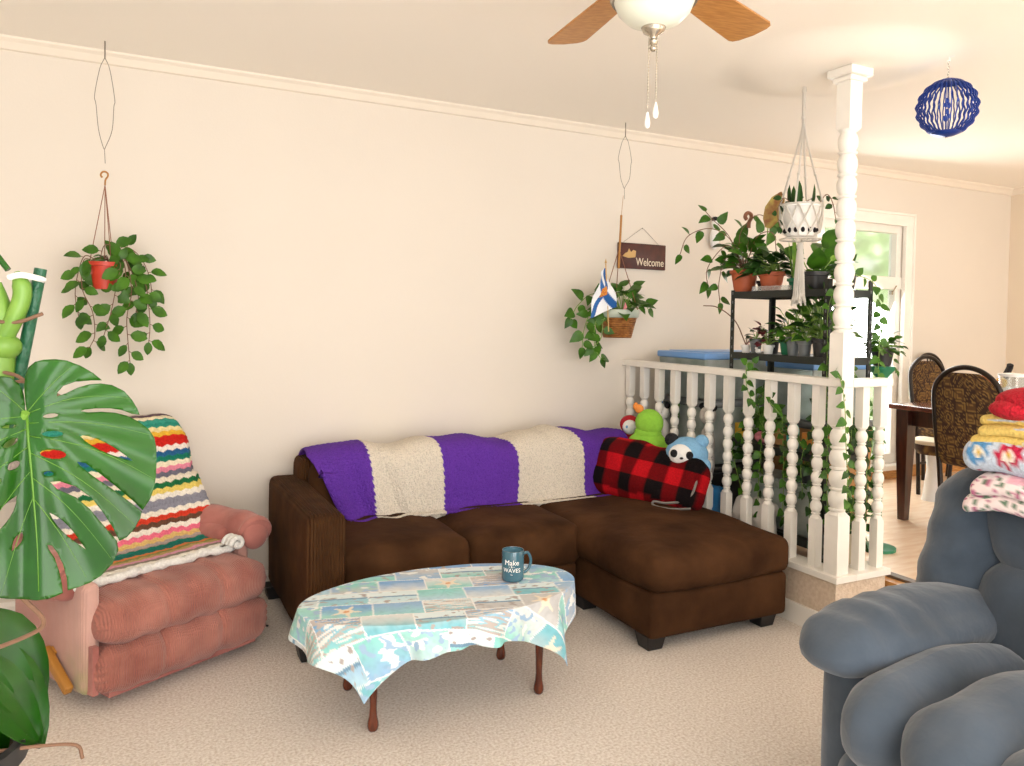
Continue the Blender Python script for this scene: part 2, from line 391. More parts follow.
# ================================================================== RAILING + POST
t = thing('railing', 'white turned wooden railing on the half wall, corner at the tall post', 'railing', (XR+.05, YP+.05, .238))
L0 = (XR+.05, YP+.05, .238)
def loc3(x, y, z): return (x-L0[0], y-L0[1], z-L0[2])
b = MB(); b.box(loc3(XR+.06, YP/2, .252), (.12, -YP, .028)); b.box(loc3((XR+.12+3.003)/2, YP+.06, .252), (3.003-XR-.12, .12, .028)); b.build('bottom_plate', 'white_trim', t, smooth=False, bevel=.003)
b = MB(); b.box(loc3(XR+.05, (YP)/2+.0075, 1.074), (.07, -YP-.015, .034)); b.box(loc3((XR+.087+3.003)/2, YP+.05, 1.074), (3.003-XR-.087, .07, .034)); b.build('handrail', 'white_trim', t, smooth=False, bevel=.004)
def turned(b, x, y, z0, z1, s, nb, seg=14, nk=.36):
    """beads between two square blocks"""
    r = s*.62; neck = s*nk; prof = [(s*.62, z0-.004), (neck*1.1, z0+.008)]
    H = z1-z0-.02
    for i in range(nb):
        a = z0+.01+H*i/nb; e = z0+.01+H*(i+1)/nb; h = e-a
        prof += [(neck, a), (neck*1.35, a+h*.07), (neck*1.35, a+h*.13), (neck, a+h*.17)]
        for k in range(1, 7): g = k/7; prof.append((neck+(r-neck)*sin(pi*g)**.7, a+h*(.17+.83*g)))
    prof += [(neck, z1-.01), (neck*1.2, z1-.004), (s*.62, z1+.004)]
    b.lathe((x, y, 0), prof, seg)
def sqblock(b, x, y, z0, z1, s, ct=0, cb=0):
    vs = []; lv = []
    if cb: lv.append((z0, s*.3))
    lv += [(z0+cb, s/2), (z1-ct, s/2)]
    if ct: lv.append((z1, s*.3))
    for z, h in lv: vs += [(x-h, y-h, z), (x+h, y-h, z), (x+h, y+h, z), (x-h, y+h, z)]
    fs = [(3, 2, 1, 0), tuple(range(len(vs)-4, len(vs)))]
    for i in range(len(lv)-1):
        for k in range(4): fs.append((i*4+k, i*4+(k+1) % 4, i*4+4+(k+1) % 4, i*4+4+k))
    b.add(vs, fs)
bal = []
for k in range(11): bal.append((XR+.055, -.035-.1405*k))
bal += [(2.86, YP+.055), (2.972, YP+.055)]
first = None
for i, (x, y) in enumerate(bal):
    if i == 0:
        b = MB(); s = .04
        sqblock(b, 0, 0, .262-L0[2], .485-L0[2], s, ct=.018); sqblock(b, 0, 0, .87-L0[2], 1.06-L0[2], s, cb=.018)
        turned(b, 0, 0, .48-L0[2], .875-L0[2], s, 6)
        first = b.build('baluster', 'white_trim', t); o = first
    else:
        o = first.copy(); col.objects.link(o); o.parent = t
    o.location = (x-L0[0], y-L0[1], 0)
# tall post to the ceiling
px, py = XR+.058, YP+.055
t = thing('turned_post', 'tall white turned wooden post from railing corner to ceiling', 'post', (px, py, .266))
b = MB(); s = .07; z = .266
sqblock(b, 0, 0, .266-z, .53-z, s, ct=.02); turned(b, 0, 0, .52-z, .89-z, s*.92, 4, 18, .42); sqblock(b, 0, 0, .88-z, 1.3-z, s, cb=.02, ct=.02)
turned(b, 0, 0, 1.29-z, 2.13-z, s*.95, 9, 18, .44); sqblock(b, 0, 0, 2.12-z, 2.36-z, s, cb=.02)
b.build('shaft', 'white_trim', t)
b = MB(); b.box((0, 0, 2.34-z), (.1, .1, .02)); b.box((0, 0, 2.3675-z), (.13, .13, .035)); b.build('cap', 'white_trim', t, smooth=False, bevel=.006)

# ================================================================== BROWN SECTIONAL
t = thing('sectional_sofa', 'dark brown corduroy and suede sectional sofa with chaise against the back wall', 'sofa', (1.6, -.5, 0))
o0 = V((1.6, -.5, 0))
def sbox(name, x0, x1, y0, y1, z0, z1, r, m, puff=0, wob=0, n=8, parent=None):
    b = MB(); b.rbox(V(((x0+x1)/2, (y0+y1)/2, (z0+z1)/2))-o0, (x1-x0, y1-y0, z1-z0), r, puff, n, wob=wob); return b.build(name, m, parent or t)
sbox('arm',   .637, .79, -.93, -.06, .05, .56, .035, 'brown_cord_x', .003, .004)
sbox('back', .75, 2.6, -.235, -.05, .10, .655, .04, 'brown_cord_x', .004)
sbox('base', .775, 1.86, -.875, -.23, .055, .225, .02, 'brown_suede', .003)
sbox('seat_cushion', .78, 1.335, -.895, -.24, .215, .40, .05, 'brown_suede', .018, .008)
sbox('seat_cushion', 1.335, 1.875, -.895, -.24, .215, .40, .05, 'brown_suede', .018, .008)
sbox('chaise_base', 1.872, 2.60, -1.41, -.23, .06, .245, .022, 'brown_suede', .004)
sbox('chaise_cushion', 1.862, 2.612, -1.43, -.24, .238, .405, .05, 'brown_suede', .022, .012, 12)
sbox('back_cushion', .79, 1.33, -.385, -.225, .385, .675, .06, 'brown_suede', .015)
sbox('back_cushion', 1.335, 1.87, -.385, -.225, .385, .675, .06, 'brown_suede', .015)
sbox('back_cushion', 1.88, 2.50, -.385, -.225, .385, .675, .06, 'brown_suede', .015)
for (x, y) in ((.66, -.87), (.66, -.14), (1.93, -1.33), (2.53, -1.33), (1.93, -.84), (2.53, -.2)):
    b = MB(); h = .047
    b.add([(x-o0.x+sx*k, y-o0.y+sy*k, z) for z, k in ((0, .035), (.062, h)) for sx, sy in ((-1, -1), (1, -1), (1, 1), (-1, 1))], [(3, 2, 1, 0), (4, 5, 6, 7), (0, 1, 5, 4), (1, 2, 6, 5), (2, 3, 7, 6), (3, 0, 4, 7)])
    b.build('leg', 'black_plastic', t, smooth=False, bevel=.004)

# knitted blanket over the sofa back
PUR, CRM = S('#6436A4'), S('#E2D8C8')
prof = smoothp([(-.075, .52), (-.07, .66), (-.14, .712), (-.25, .722), (-.34, .712), (-.405, .66), (-.425, .55), (-.432, .45), (-.452, .405), (-.50, .408)], 8)
def bl(u, v):
    k = u*(len(prof)-1); i = min(int(k), len(prof)-2); p = prof[i].lerp(prof[i+1], k-i); f = max(0, u-.45)/.55
    xl = .76+.17*f; xr = 2.45
    x = xl+(xr-xl)*v; x += .012*sin(u*9+v*4)
    wob = .012*sin(v*17+u*2)+.01*sin(v*37+2)+.02*noise.noise(V((v*5, u*3, 1)))
    z = p.y+wob*(.6+.4*sin(u*pi)); 
    if v < .10: z -= .035*(1-v/.10)**2*(1 if u < .6 else .3); 
    y = p.x-.012*sin(v*23+u*3)*sin(u*pi)-.01
    # knit relief
    k1 = .0025*abs(sin(v*190))*abs(sin(u*80+v*95))
    if v < .24: y -= .020*sin(v*62)*(.4+.6*f)*min(1, (.24-v)/.06); 
    if .72 < v < .80: z += .03*sin((v-.72)/.08*pi)*(1-abs(u-.3)*2 if u < .6 else .2)
    if u > .95: z = max(z, .418)
    return V((x, min(y, -.03)-k1, z+k1))
bounds = [(.72, .94), (1.035, 1.04), (1.372, 1.373), (1.767, 1.771), (2.13, 2.19)]
def blc(u, v):
    f = max(0, u-.45)/.55; x = .76+.17*f+(2.45-.76-.17*f)*v
    x += .0025*(1 if int(u*60) % 2 else -1)
    n = sum(1 for a, c in bounds[1:] if x > a+(c-a)*f)
    return PUR if n % 2 == 0 else CRM
o = sheet('knitted_blanket', bl, 120, 620, 'knit', None, blc, .012)
tag(o, 'chunky knitted blanket in wide purple and cream stripes draped over the brown sofa back', 'blanket')

# plaid pillow against the railing end of the sofa
RED, BLK = S('#C8141F'), S('#120C0E')
t = thing('plaid_pillow', 'red and black buffalo plaid fleece pillow with grey piping on the chaise', 'pillow', (2.40, -.60, .42))
def plaidc(p):
    q = .085
    a = (p.x/q) % 2 < 1; c = (p.z/q+.3) % 2 < 1
    if a and c: return RED
    if a or c: return tuple(x*.28 for x in RED)
    return BLK
Q = Matrix.Rotation(R(-68), 3, 'Z') @ Matrix.Rotation(R(-20), 3, 'X') @ Matrix.Rotation(R(4), 3, 'Y')
b = MB(); b.rbox((0, 0, .0), (.66, .15, .27), .07, .02, 40, wob=.03, wf=7, k=5)
o = b.build('cover', 'plaid', t, colf=plaidc); o.matrix_local = Matrix.Translation((0, -.02, .12)) @ Q.to_4x4()
b = MB(); pts = [(.30, -.02, .10), (.325, -.05, .02), (.31, -.06, -.07), (.22, -.08, -.115), (.16, -.10, -.125), (.17, -.105, -.145), (.25, -.095, -.14), (.325, -.04, -.11)]
b.tube(smoothp(pts, 8), .006, 6); o = b.build('piping', 'zip_grey', t); o.matrix_local = Matrix.Translation((0, -.02, .12)) @ Q.to_4x4()

# soft toys behind the pillow
def plush(name, label, loc, rz, parts, group=None, tilt=0):
    t = thing(name, label, 'soft toy', loc, rz, group)
    if name == 'stuffed_toy': t.scale = (1.2,)*3
    for pn, m, shapes in parts:
        b = MB()
        for c, r in shapes: b.ball(c, r, 18)
        b.build(pn, m, t)
    return t
plush('stuffed_panda', 'round blue stuffed panda toy with white face behind the plaid pillow', (2.53, -.80, .615), R(-44), [
    ('body', 'plush_blue', [((0, 0, .05), (.105, .075, .085)), ((.08, -.02, .0), (.04, .04, .04))]), ('face', 'plush_white', [((-.02, -.045, .05), (.065, .045, .055))]),
    ('ear', 'plush_black', [((-.075, 0, .115), (.036, .03, .034))]), ('ear', 'plush_blue', [((.07, 0, .115), (.036, .03, .034))]),
    ('eye', 'plush_black', [((-.055, -.082, .06), (.018, .012, .02))]), ('eye', 'plush_black', [((.02, -.082, .055), (.018, .012, .02))]), ('nose', 'plush_black', [((-.018, -.092, .04), (.009, .008, .006))])])
plush('stuffed_toy', 'plain bright green stuffed toy with stubby arms behind the plaid pillow', (2.49, -.53, .60), R(-42), [
    ('body', 'plush_green', [((0, 0, .05), (.092, .06, .075)), ((-.09, -.02, .02), (.035, .03, .05)), ((.09, -.02, .02), (.035, .03, .05))]),
    ('head', 'plush_green', [((0.005, 0, .155), (.062, .05, .062)), ((.0, 0, .11), (.06, .045, .04))]), ('tuft', 'orange', [((-.04, 0, .215), (.02, .015, .02)), ((-.055, 0, .225), (.012, .012, .018))]),
    ('foot', 'plush_pink', [((.06, -.07, -.01), (.035, .03, .025))])])
plush('stuffed_doll', 'small stuffed toy in a red hood at the wall end of the railing', (2.52, -.33, .645), R(-42), [
    ('body', 'plush_red', [((0, 0, .02), (.055, .04, .07))]), ('head', 'plush_white', [((0, -.03, .095), (.04, .035, .04))]), ('hood', 'plush_red', [((-.005, .01, .105), (.055, .045, .052))]),
    ('eye', 'plush_blue', [((-.012, -.062, .1), (.007, .005, .008))])])

# ================================================================== COFFEE TABLE
tcx, tcy, tz = 1.03, -1.335, .352
t = thing('coffee_table', 'low oval wooden coffee table with turned brown legs before the sofa', 'table', (tcx, tcy, 0))
EA, EB = .503, .26
b = MB(); vs = []; n = 64
for z, k in ((tz-.022, .97), (tz-.018, 1), (tz-.004, 1), (tz, .985)):
    for i in range(n): a = 2*pi*i/n; vs.append((EA*k*cos(a), EB*k*sin(a), z))
b.add(vs, [(j*n+i, j*n+(i+1) % n, (j+1)*n+(i+1) % n, (j+1)*n+i) for j in range(3) for i in range(n)]+[tuple(range(3*n, 4*n)), tuple(reversed(range(n)))])
b.build('tabletop', 'table_wood', t)
b = MB(); b.box((0, .15, tz-.055), (.6, .018, .065)); b.box((0, -.15, tz-.055), (.6, .018, .065)); b.box((.3, 0, tz-.055), (.018, .3, .065)); b.box((-.3, 0, tz-.055), (.018, .3, .065))
b.build('apron', 'table_wood', t, smooth=False)
legp = [(0, .0), (.012, 0), (.016, .005), (.0185, .016), (.0175, .028), (.013, .048), (.0115, .075), (.0125, .11), (.0155, .2), (.0185, .27), (.021, .33)]
for sx, sy in ((-1, -1), (1, -1), (1, 1), (-1, 1)):
    b = MB(); b.lathe((sx*.30, sy*.153, 0), legp, 18); b.build('leg', 'table_wood', t)
# printed cloth
q = random.Random(3)
PAL = [S(x) for x in ('#9AD0D4', '#7BBFCC', '#CFE2E6', '#B4D6E4', '#94BADD', '#A0D8D0', '#C6C6C6', '#DCE0E0', '#78A8D8', '#8ED2CC')]
tiles = {}
def tilec(x, y):
    g = R(14); x, y = x*cos(g)-y*sin(g), x*sin(g)+y*cos(g)
    x += 3; y += 3; tw = .165; ri = int(y/.108); x += .07*(ri % 2)+.03*(ri % 3)
    ci = int(x/tw); fx = x/tw-ci; fy = y/.108-ri
    if fx < .03 or fy < .045: return (.85, .86, .85)
    k = (ri, ci)
    if k not in tiles: tiles[k] = (q.choice(PAL), q.choice(PAL), q.choice((0, 1, 2, 2, 3, 3, 2, 4, 4)), q.random()*9)
    a, c, kind, sd = tiles[k]; f = min(1, max(0, fy*1.3-.1+.25*noise.noise(V((fx*5, fy*3, sd)))))
    o = [a[i]+(c[i]-a[i])*f for i in range(3)]
    w_ = noise.noise(V((fx*11, fy*8, sd+7))); o = [v*(1-.18*max(0, w_)) for v in o]
    if kind == 0:   # driftwood streaks
        s_ = noise.noise(V((fx*3, fy*16, sd)))
        if s_ > .14: o = list(S('#B9AFA9'))
        elif s_ < -.15: o = [.78, .75, .72]
    elif kind == 1:  # starfish
        dx, dy = fx-.5, (fy-.5)*.7; r = math.hypot(dx, dy); a5 = math.atan2(dy, dx)+sd
        if r < .14+.17*max(0, cos(5*a5/1)) ** 2*1.0: o = list(S('#EADFCB')) if r > .06 else list(S('#D9A070'))
    elif kind == 2:  # horizon
        if fy > .55: o = [.72, .83, .86]
        if abs(fy-.55) < .05: o = list(S('#6F95B0'))
        if noise.noise(V((fx*7, fy*7, sd))) > .35: o = list(S('#A9A09C'))
    elif kind == 3:
        if noise.noise(V((fx*6, fy*6, sd))) > .22: o = list(S('#9DBBD6'))
        elif noise.noise(V((fx*4, fy*5, sd+4))) > .3: o = [.85, .87, .86]
    return o
def over(a):
    c = abs(sin(2*a))
    base = .078+.02*sin(a)*-1
    k = 0
    for ca, am, wd in ((R(213), .15, .17), (R(188), .05, .12), (R(-34), .16, .20), (R(35), .07, .3), (R(150), .09, .3)):
        d = (a-ca+pi) % (2*pi)-pi; k += am*math.exp(-abs(d)/wd)
    return base+k
def cl(u, v):
    a = 2*pi*v; rr = 1/math.sqrt((cos(a)/(EA+.004))**2+(sin(a)/(EB+.004))**2); s_ = u*1.6
    if s_ < 1:
        return V((rr*s_*cos(a), rr*s_*sin(a), tz+.004+.0006*sin(9*a)))
    d = (s_-1)/.6*over(a); f = (1-math.exp(-d*12))
    fold = (.018*sin(a*9+1)+.012*sin(a*17))*min(1, d*9)
    out = .012*f+.10*d+fold*1.1
    return V(((rr+out)*cos(a), (rr+out)*sin(a), tz+.004-max(0, d-.006*f)*.97))
def clc(u, v):
    a = 2*pi*v; rr = 1/math.sqrt((cos(a)/EA)**2+(sin(a)/EB)**2); s_ = u*1.6; d = rr*min(s_, 1)+max(0, s_-1)/.6*over(a)
    return tilec(d*cos(a), d*sin(a))
o = sheet('tablecloth', cl, 130, 620, 'printed_cloth', None, clc, .0015); o.location = (tcx, tcy, .001)
tag(o, 'seaside patchwork print tablecloth in aqua and white on the oval coffee table', 'tablecloth')
# mug
t = thing('mug', 'teal blue mug with white lettering standing on the tablecloth', 'mug', (1.302, -1.325, tz+.0065))
b = MB(); b.lathe((0, 0, 0), [(0, .001), (.034, 0), (.039, .003), (.041, .01), (.041, .108), (.040, .111), (.038, .111), (.037, .107), (.037, .012), (.03, .008), (0, .008)], 40); b.build('body', 'mug_teal', t)
b = MB(); b.lathe((0, 0, 0), [(0, .0125), (.0362, .0135), (.0366, .106)], 40, cap=False); o = b.build('liner', 'mug_in', t)
ha = R(-2)
pts = smoothp([(.039, 0, .092), (.058, 0, .094), (.070, 0, .078), (.073, 0, .058), (.066, 0, .036), (.052, 0, .024), (.039, 0, .022)], 6)
b = MB(); b.T = Matrix.Rotation(ha, 4, 'Z'); b.tube(pts, .0055, 10); b.build('handle', 'mug_teal', t)
b = MB(); a0 = math.atan2(-3.879+1.325, -1.285)-.1
for txt, size, zc in (('Make', .026, .072), ('~ & ~', .010, .058), ('WAVES', .021, .044), ('~', .016, .03)):
    vs, fs = text_mesh(txt, size, .0004)
    b.add([V((cos(a0+p.x/.0415)*(.0412+p.z), sin(a0+p.x/.0415)*(.0412+p.z), zc+p.y)) for p in vs], fs)
b.build('lettering', 'white_plastic', t, smooth=False)

# ================================================================== PINK RECLINER
ra = R(29)
t = thing('recliner', 'worn pink corduroy recliner beside the sofa under a striped blanket', 'armchair', (.2525, -.885, 0), ra)
def rb(name, x0, x1, y0, y1, z0, z1, r, m, puff=0, wob=0, n=8, Q=None, parent=None, colf=None):
    b = MB(); b.rbox(((x0+x1)/2, (y0+y1)/2, (z0+z1)/2), (x1-x0, y1-y0, z1-z0), r, puff, n, wob=wob, Q=Q, k=4); return b.build(name, m, parent or t, colf=colf)
rb('base', -.29, .29, .10, .66, .03, .24, .02, 'pink_plain')
PK, GR, PL = S('#AE7568'), S('#8A9350'), S('#CBA195')
def sidec(p):
    g = max(0, min(1, (.24-p.z)*6))*max(0, min(1, (.24-p.y)*7)); g *= .6+.8*noise.noise(p*22); g = max(0, min(1, g))
    f = max(0, min(1, (.30-p.y)*4)); a = [PK[i]+(PL[i]-PK[i])*f for i in range(3)]
    return [a[i]+(GR[i]-a[i])*g*.85 for i in range(3)]
for sx in (-1, 1):
    rb('side_panel', min(sx*.30, sx*.36), max(sx*.30, sx*.36), .07 if sx < 0 else .17, .56, .05, .42, .025, 'pink_side', .006, n=30, colf=sidec, parent=t)
    b = MB(); xs = sx*.35
    for i in range(2):
        pass
    # rolled arm: swept scroll, fat at the front
    path = [(xs+sx*.02, .15, .42), (xs+sx*.025, .18, .43), (xs+sx*.02, .28, .435), (xs+sx*.0, .45, .435), (xs-sx*.01, .58, .435)]
    sp = smoothp(path, 6); rr = [.060, .068]+[.07+.003*sin(i) for i in range(len(sp)-2)]
    b.tube(sp, rr, 20); b.ball(sp[0], (.0595, .028, .0595), 24)
    b.rbox((xs-sx*.03, .42, .40), (.09, .38, .10), .04, .01, 6)
    b.build('arm', 'pink_plain', t)
# seat cushion: two-channel front roll with tucks
def roll(name, z0, z1, y0, y1, top):
    b = MB(); b.rbox((0, (y0+y1)/2, (z0+z1)/2), (.655, y1-y0, z1-z0), .065 if top else .045, .012, 40, k=5, wob=.006, wf=9)
    for i, p in enumerate(b.v):
        k = sum(math.exp(-((p.x-x_)/.012)**2) for x_ in (-.11, .11)); cr = math.exp(-((abs(p.x)-.33)/.02)**2)
        b.v[i] = V((p.x, p.y+(.011*k if p.y < (y0+y1)/2 else 0)+.004*cr*sin(p.z*260), p.z-(.010*k if p.z > (z0+z1)/2 else 0)+(.004*sin(p.x*60))))
    return b.build(name, 'pink_velour', t)
roll('seat_cushion', .205, .365, -.01, .50, True)
roll('footrest', .055, .21, .0, .13, False)
b = MB(); b.box((-.335, .075, .14), (.02, .07, .16), b=0); b.box((0, .10, .045), (.58, .12, .02)); b.build('footrest_bracket', 'pink_plain', t, smooth=False)
Qb_ = Matrix.Rotation(R(-17), 3, 'X')
b = MB(); b.rbox((.015, .565, .585), (.60, .17, .54), .085, .02, 10, Q=Qb_, k=4, wob=.01); b.build('backrest', 'pink_plain', t)
b = MB(); b.T = Matrix.Translation((-.385, .19, .125)) @ Matrix.Rotation(R(32), 4, 'X'); b.rbox((0, 0, 0), (.028, .19, .034), .008, 0, 2); b.box((.012, .07, 0), (.03, .03, .03)); b.build('lever', 'bamboo', t, label='wooden recliner lever')
for sx in (-.25, .25):
    for y in (.2, .6): MB().lathe((sx, y, 0), [(0, 0), (.022, 0), (.022, .035), (0, .035)], 12).build('foot', 'black_plastic', t)

# crocheted afghan
AF = ['#CFC4B8', '#5E4A52', '#E7D9B8', '#3C9A86', '#2F8F7C', '#EBD9A0', '#E3B23A', '#C8261E', '#C8261E', '#F0E4DA', '#2A5F8C', '#1E7A62', '#EFE4C8', '#E58AA0', '#6B6A78', '#E8DCC8', '#1D6B3F', '#E5CE6C', '#EFE8DC', '#8A8A96', '#8A8A96', '#EFE6D6', '#D5402A', '#6A4A38', '#EFE6D8', '#E8708A', '#D9B873', '#A99A94', '#1F7466', '#1F7466', '#D8804A', '#8A8A4A', '#B9A06A', '#D99AB0', '#8C8478', '#EFEBE0']
AFC = [S(x) for x in AF]
ap = smoothp([(.735, .58), (.722, .77), (.68, .862), (.60, .862), (.535, .79), (.49, .67), (.445, .52), (.415, .42), (.36, .387), (.28, .386), (.20, .384)], 8)
al = [0]
for i in range(1, len(ap)): al.append(al[-1]+(ap[i]-ap[i-1]).length)
def afp(s_):
    s_ = max(0, min(al[-1]-1e-6, s_)); 
    for i in range(1, len(al)):
        if al[i] >= s_: k = (s_-al[i-1])/(al[i]-al[i-1]); return ap[i-1].lerp(ap[i], k)
TL = al[-1]
def af(u, v):
    s_ = TL*u; sk = .0
    x = -.325+.665*v
    z0 = 0
    p = afp(s_+.0)
    th = .0035*abs(sin(u*TL/.026*pi))+.002*abs(sin(x/.012*pi))
    xx = x*(1-.10*max(0, min(1, (u-.1)*2))*(1 if u < .55 else 0) if v > .5 else 1)
    k = max(0, min(1, (u-.18)/.1))*max(0, min(1, (.72-u)/.12))
    xx = x; y = p.x; z = p.y
    if v > .93:                    # side falls round the back's edge
        e = (v-.93)/.07; y += .05*e*k; z -= .0*e
    if k or u < .5: z -= .05*max(0, (abs(v-.5)-.36)/.14)**2*math.exp(-((u-.30)/.14)**2)
    wob = .008*noise.noise(V((x*9, s_*7, 2)))
    return V((xx*(.97 if u < .6 else 1.02), y-.012-th-wob, z+.012+th*.6+abs(wob)))
def afc(u, v):
    x = v*.655; s_ = u*TL-.33+.0075*abs(((x/.04) % 1)*2-1)
    i = int(s_/ (TL-.33)*len(AFC)); return AFC[max(0, min(len(AFC)-1, i))]
t2 = thing('crocheted_blanket', 'multicoloured zigzag striped crochet blanket hanging over the pink recliner', 'blanket', (.2525, -.885, 0), ra)
sheet('panel', af, 420, 200, 'crochet', t2, afc, .006)
b = MB()
pts = [(-.37, .20, .40), (-.345, .165, .393)]+[(-.33+.66*i/14, .175+.008*sin(i*1.4), .388+.003*sin(i*2)) for i in range(1, 14)]+[(.34, .19, .395)]
b.tube(smoothp(pts, 4), [.016+.003*sin(i*1.3) for i in range((len(pts)-1)*4+1)], 10)
for cx, dr in ((-.34, 1), (.27, -1)):
    sp = [(cx+dr*(.034-.0035*k*.6)*cos(k*.55)*.9, .165+.004*k*.0, .408+(.030-.0022*k)*sin(k*.55)) for k in range(0, 15)]
    b.tube(smoothp([(p[0], p[1]-.035, p[2]) for p in sp], 3), .011, 8); b.tube(smoothp([(p[0], p[1]-.015, p[2]) for p in sp], 3), .011, 8); b.tube(smoothp([(p[0], p[1]+.01, p[2]) for p in sp], 3), .011, 8)
b.build('rolled_edge', 'crochet', t2, colf=lambda p: (.80, .79, .75))

# ================================================================== BLUE RECLINER
bx, by = 1.75, -2.9
t = thing('recliner', 'big slate blue plush recliner at the right edge with quilts on its back', 'armchair', (bx, by, 0))
def bb_(name, x0, x1, y0, y1, z0, z1, r, puff=0, wob=0, n=10, Q=None):
    b = MB(); b.rbox(((x0+x1)/2-bx, (y0+y1)/2-by, (z0+z1)/2), (x1-x0, y1-y0, z1-z0), r, puff, n, wob=wob, Q=Q, k=6, wf=6); return b
bb_('', 1.63, 2.2, -3.32, -2.48, .04, .30, .03).build('base', 'blue_velour', t)
for (y0, y1) in ((-2.615, -2.44), (-3.40, -3.22)):
    b = bb_('', 1.60, 2.2, y0+.02, y1-.02, .04, .50, .05, .01)
    b.build('side_panel', 'blue_velour', t)
    b = MB(); yc = (y0+y1)/2-by
    b.rbox((1.885-bx, yc+.012, .522), (.62, .20, .125), .06, .03, 26, k=7, wob=.012, wf=6)
    for i, p in enumerate(b.v):
        f = max(0, (-.03-p.x))/.25       # droop and tuck at the front
        pl = .006*sin(p.x*70+p.y*14)*max(0, 1-abs(p.x+.05)*4)
        b.v[i] = V((p.x-.01*f, p.y, p.z-.04*f*f+pl-.0))
    b.build('arm', 'blue_velour', t)
def lobes(name, x0, x1, ys, z0, z1, r, puff):
    b = MB()
    for a, c in ys:
        b.rbox(((x0+x1)/2-bx, (a+c)/2-by, (z0+z1)/2), (x1-x0, c-a+.012, z1-z0), r, puff, 14, k=7, wob=.012, wf=6)
    return b.build(name, 'blue_velour', t)
LY = [(-2.75, -2.60), (-2.955, -2.75), (-3.20, -2.955)]
lobes('seat_cushion', 1.51, 2.08, LY, .29, .495, .09, .035)
lobes('footrest', 1.525, 1.62, LY, .06, .31, .05, .02)
Qr = Matrix.Rotation(R(11), 3, 'Y')
for (y0, y1) in ((-2.56, -2.375), (-3.46, -3.275)):
    b = MB(); b.rbox((2.19-bx, (y0+y1)/2-by, .61), (.24, y1-y0, .58), .085, .02, 20, Q=Qr, k=7, wob=.02, wf=5)
    for i, p in enumerate(b.v): b.v[i] = V((p.x+.006*sin(p.z*62+p.y*30)*(1 if p.x < 2.19-bx else 0), p.y+(.0 if p.z < .6 else -.25*(p.z-.6)**2*(1 if y1 > -3 else -1)), p.z))
    b.build('back_bolster', 'blue_velour', t)
b = MB()
for (z0, z1, th) in ((.38, .68, .2), (.66, .93, .21)): b.rbox((2.20-bx+((z0+z1)/2-.63)*.19, -2.915-by, (z0+z1)/2), (th, .76, z1-z0+.02), .08, .035, 26, Q=Qr, k=7, wob=.025, wf=6)
b.build('backrest', 'blue_velour', t)
for x in (1.58, 2.12):
    for y in (-3.3, -2.5): MB().lathe((x-bx, y-by, 0), [(0, 0), (.025, 0), (.025, .045), (0, .045)], 12).build('foot', 'black_plastic', t)
# folded quilts on top
def fold(name, label, cat, c, d, colf, m='quilt', layers=2, sag=.05):
    t = thing(name, label, cat, c)
    b = MB(); h = d[2]/layers
    for i in range(layers):
        b.rbox((.006*(-1)**i, .008*(-1)**i, h*(i+.5)), (d[0]-.02*i, d[1]-.015*i, h*1.08), h*.52, .004, 50, k=5)
    for i, p in enumerate(b.v):
        e = max(0, -p.x-d[0]*.18); g = max(0, p.y-d[1]*.30)
        b.v[i] = V((p.x+.006*noise.noise(p*9), p.y+.006*noise.noise(p*8+V((3, 1, 0))), p.z-sag*4*e*e*6-sag*3*g*g*6+.012*noise.noise(V((p.x*9, p.y*9, 0)))))
    b.build('folded_layers', m, t, colf=colf); return t
def pinkq(p):
    if p.y < .17+.4*p.x and p.z < .035+.1*p.x: return S('#C3A0D6')
    n = noise.noise(p*75)
    if p.z > .055 and p.y < .2: return S('#EDB3C0')
    if n > .3: return S('#5E7A62')
    if n < -.33: return S('#B96A8A')
    return S('#F0DEDC')
def flowerq(p):
    q_ = .085; a = p.y+.02; c = p.z-.04+.5*(p.x+.17)*(p.x > -.17); ia, ic = math.floor(a/q_), math.floor(c/q_+.5); fx, fy = a/q_-ia-.5, c/q_-ic
    r = math.hypot(fx, fy); g = math.atan2(fy, fx); pet = .38+.07*cos(8*g)
    flower = [(S('#5E9BD0'), S('#F0E9D8')), (S('#C22A4C'), S('#F2E6DC')), (S('#C9483C'), S('#EBCB58'))][(ia*2+ic*5) % 3]
    if r < .08: return S('#E3B93C')
    if r < .2: return flower[1]
    if r < pet: return flower[0]
    return S('#CFDCEC')
def yellowq(p): return S('#E9CC74') if noise.noise(V((p.x*7, p.y*9+p.z*30, p.z*50))) > -.25 else S('#C6D3DE')
fold('folded_quilt', 'pink and lilac floral quilt folded over the blue recliner back', 'quilt', (2.235, -2.86, .862), (.40, .64, .085), pinkq, sag=.09)
fold('crocheted_blanket', 'folded white crochet blanket with blue and red flowers above the pink quilt', 'blanket', (2.235, -2.85, .945), (.38, .66, .085), flowerq, 'crochet', 1, sag=.05)
fold('folded_blanket', 'pale yellow fringed blanket folded above the flowered crochet blanket', 'blanket', (2.25, -2.86, 1.02), (.37, .64, .075), yellowq, 'crochet', 3, sag=.05)
b = MB(); b.T = Matrix.Translation((2.14, -2.70, 1.082))
b.ball((0, 0, .04), (.075, .13, .045), 28); b.ball((.03, -.14, .06), (.1, .12, .065), 28); b.ball((-.02, .06, .02), (.07, .07, .03), 20)
o = b.build('knitted_hat', 'red_knit'); tag(o, 'crumpled bright red knitted hat on top of the folded blankets', 'hat')

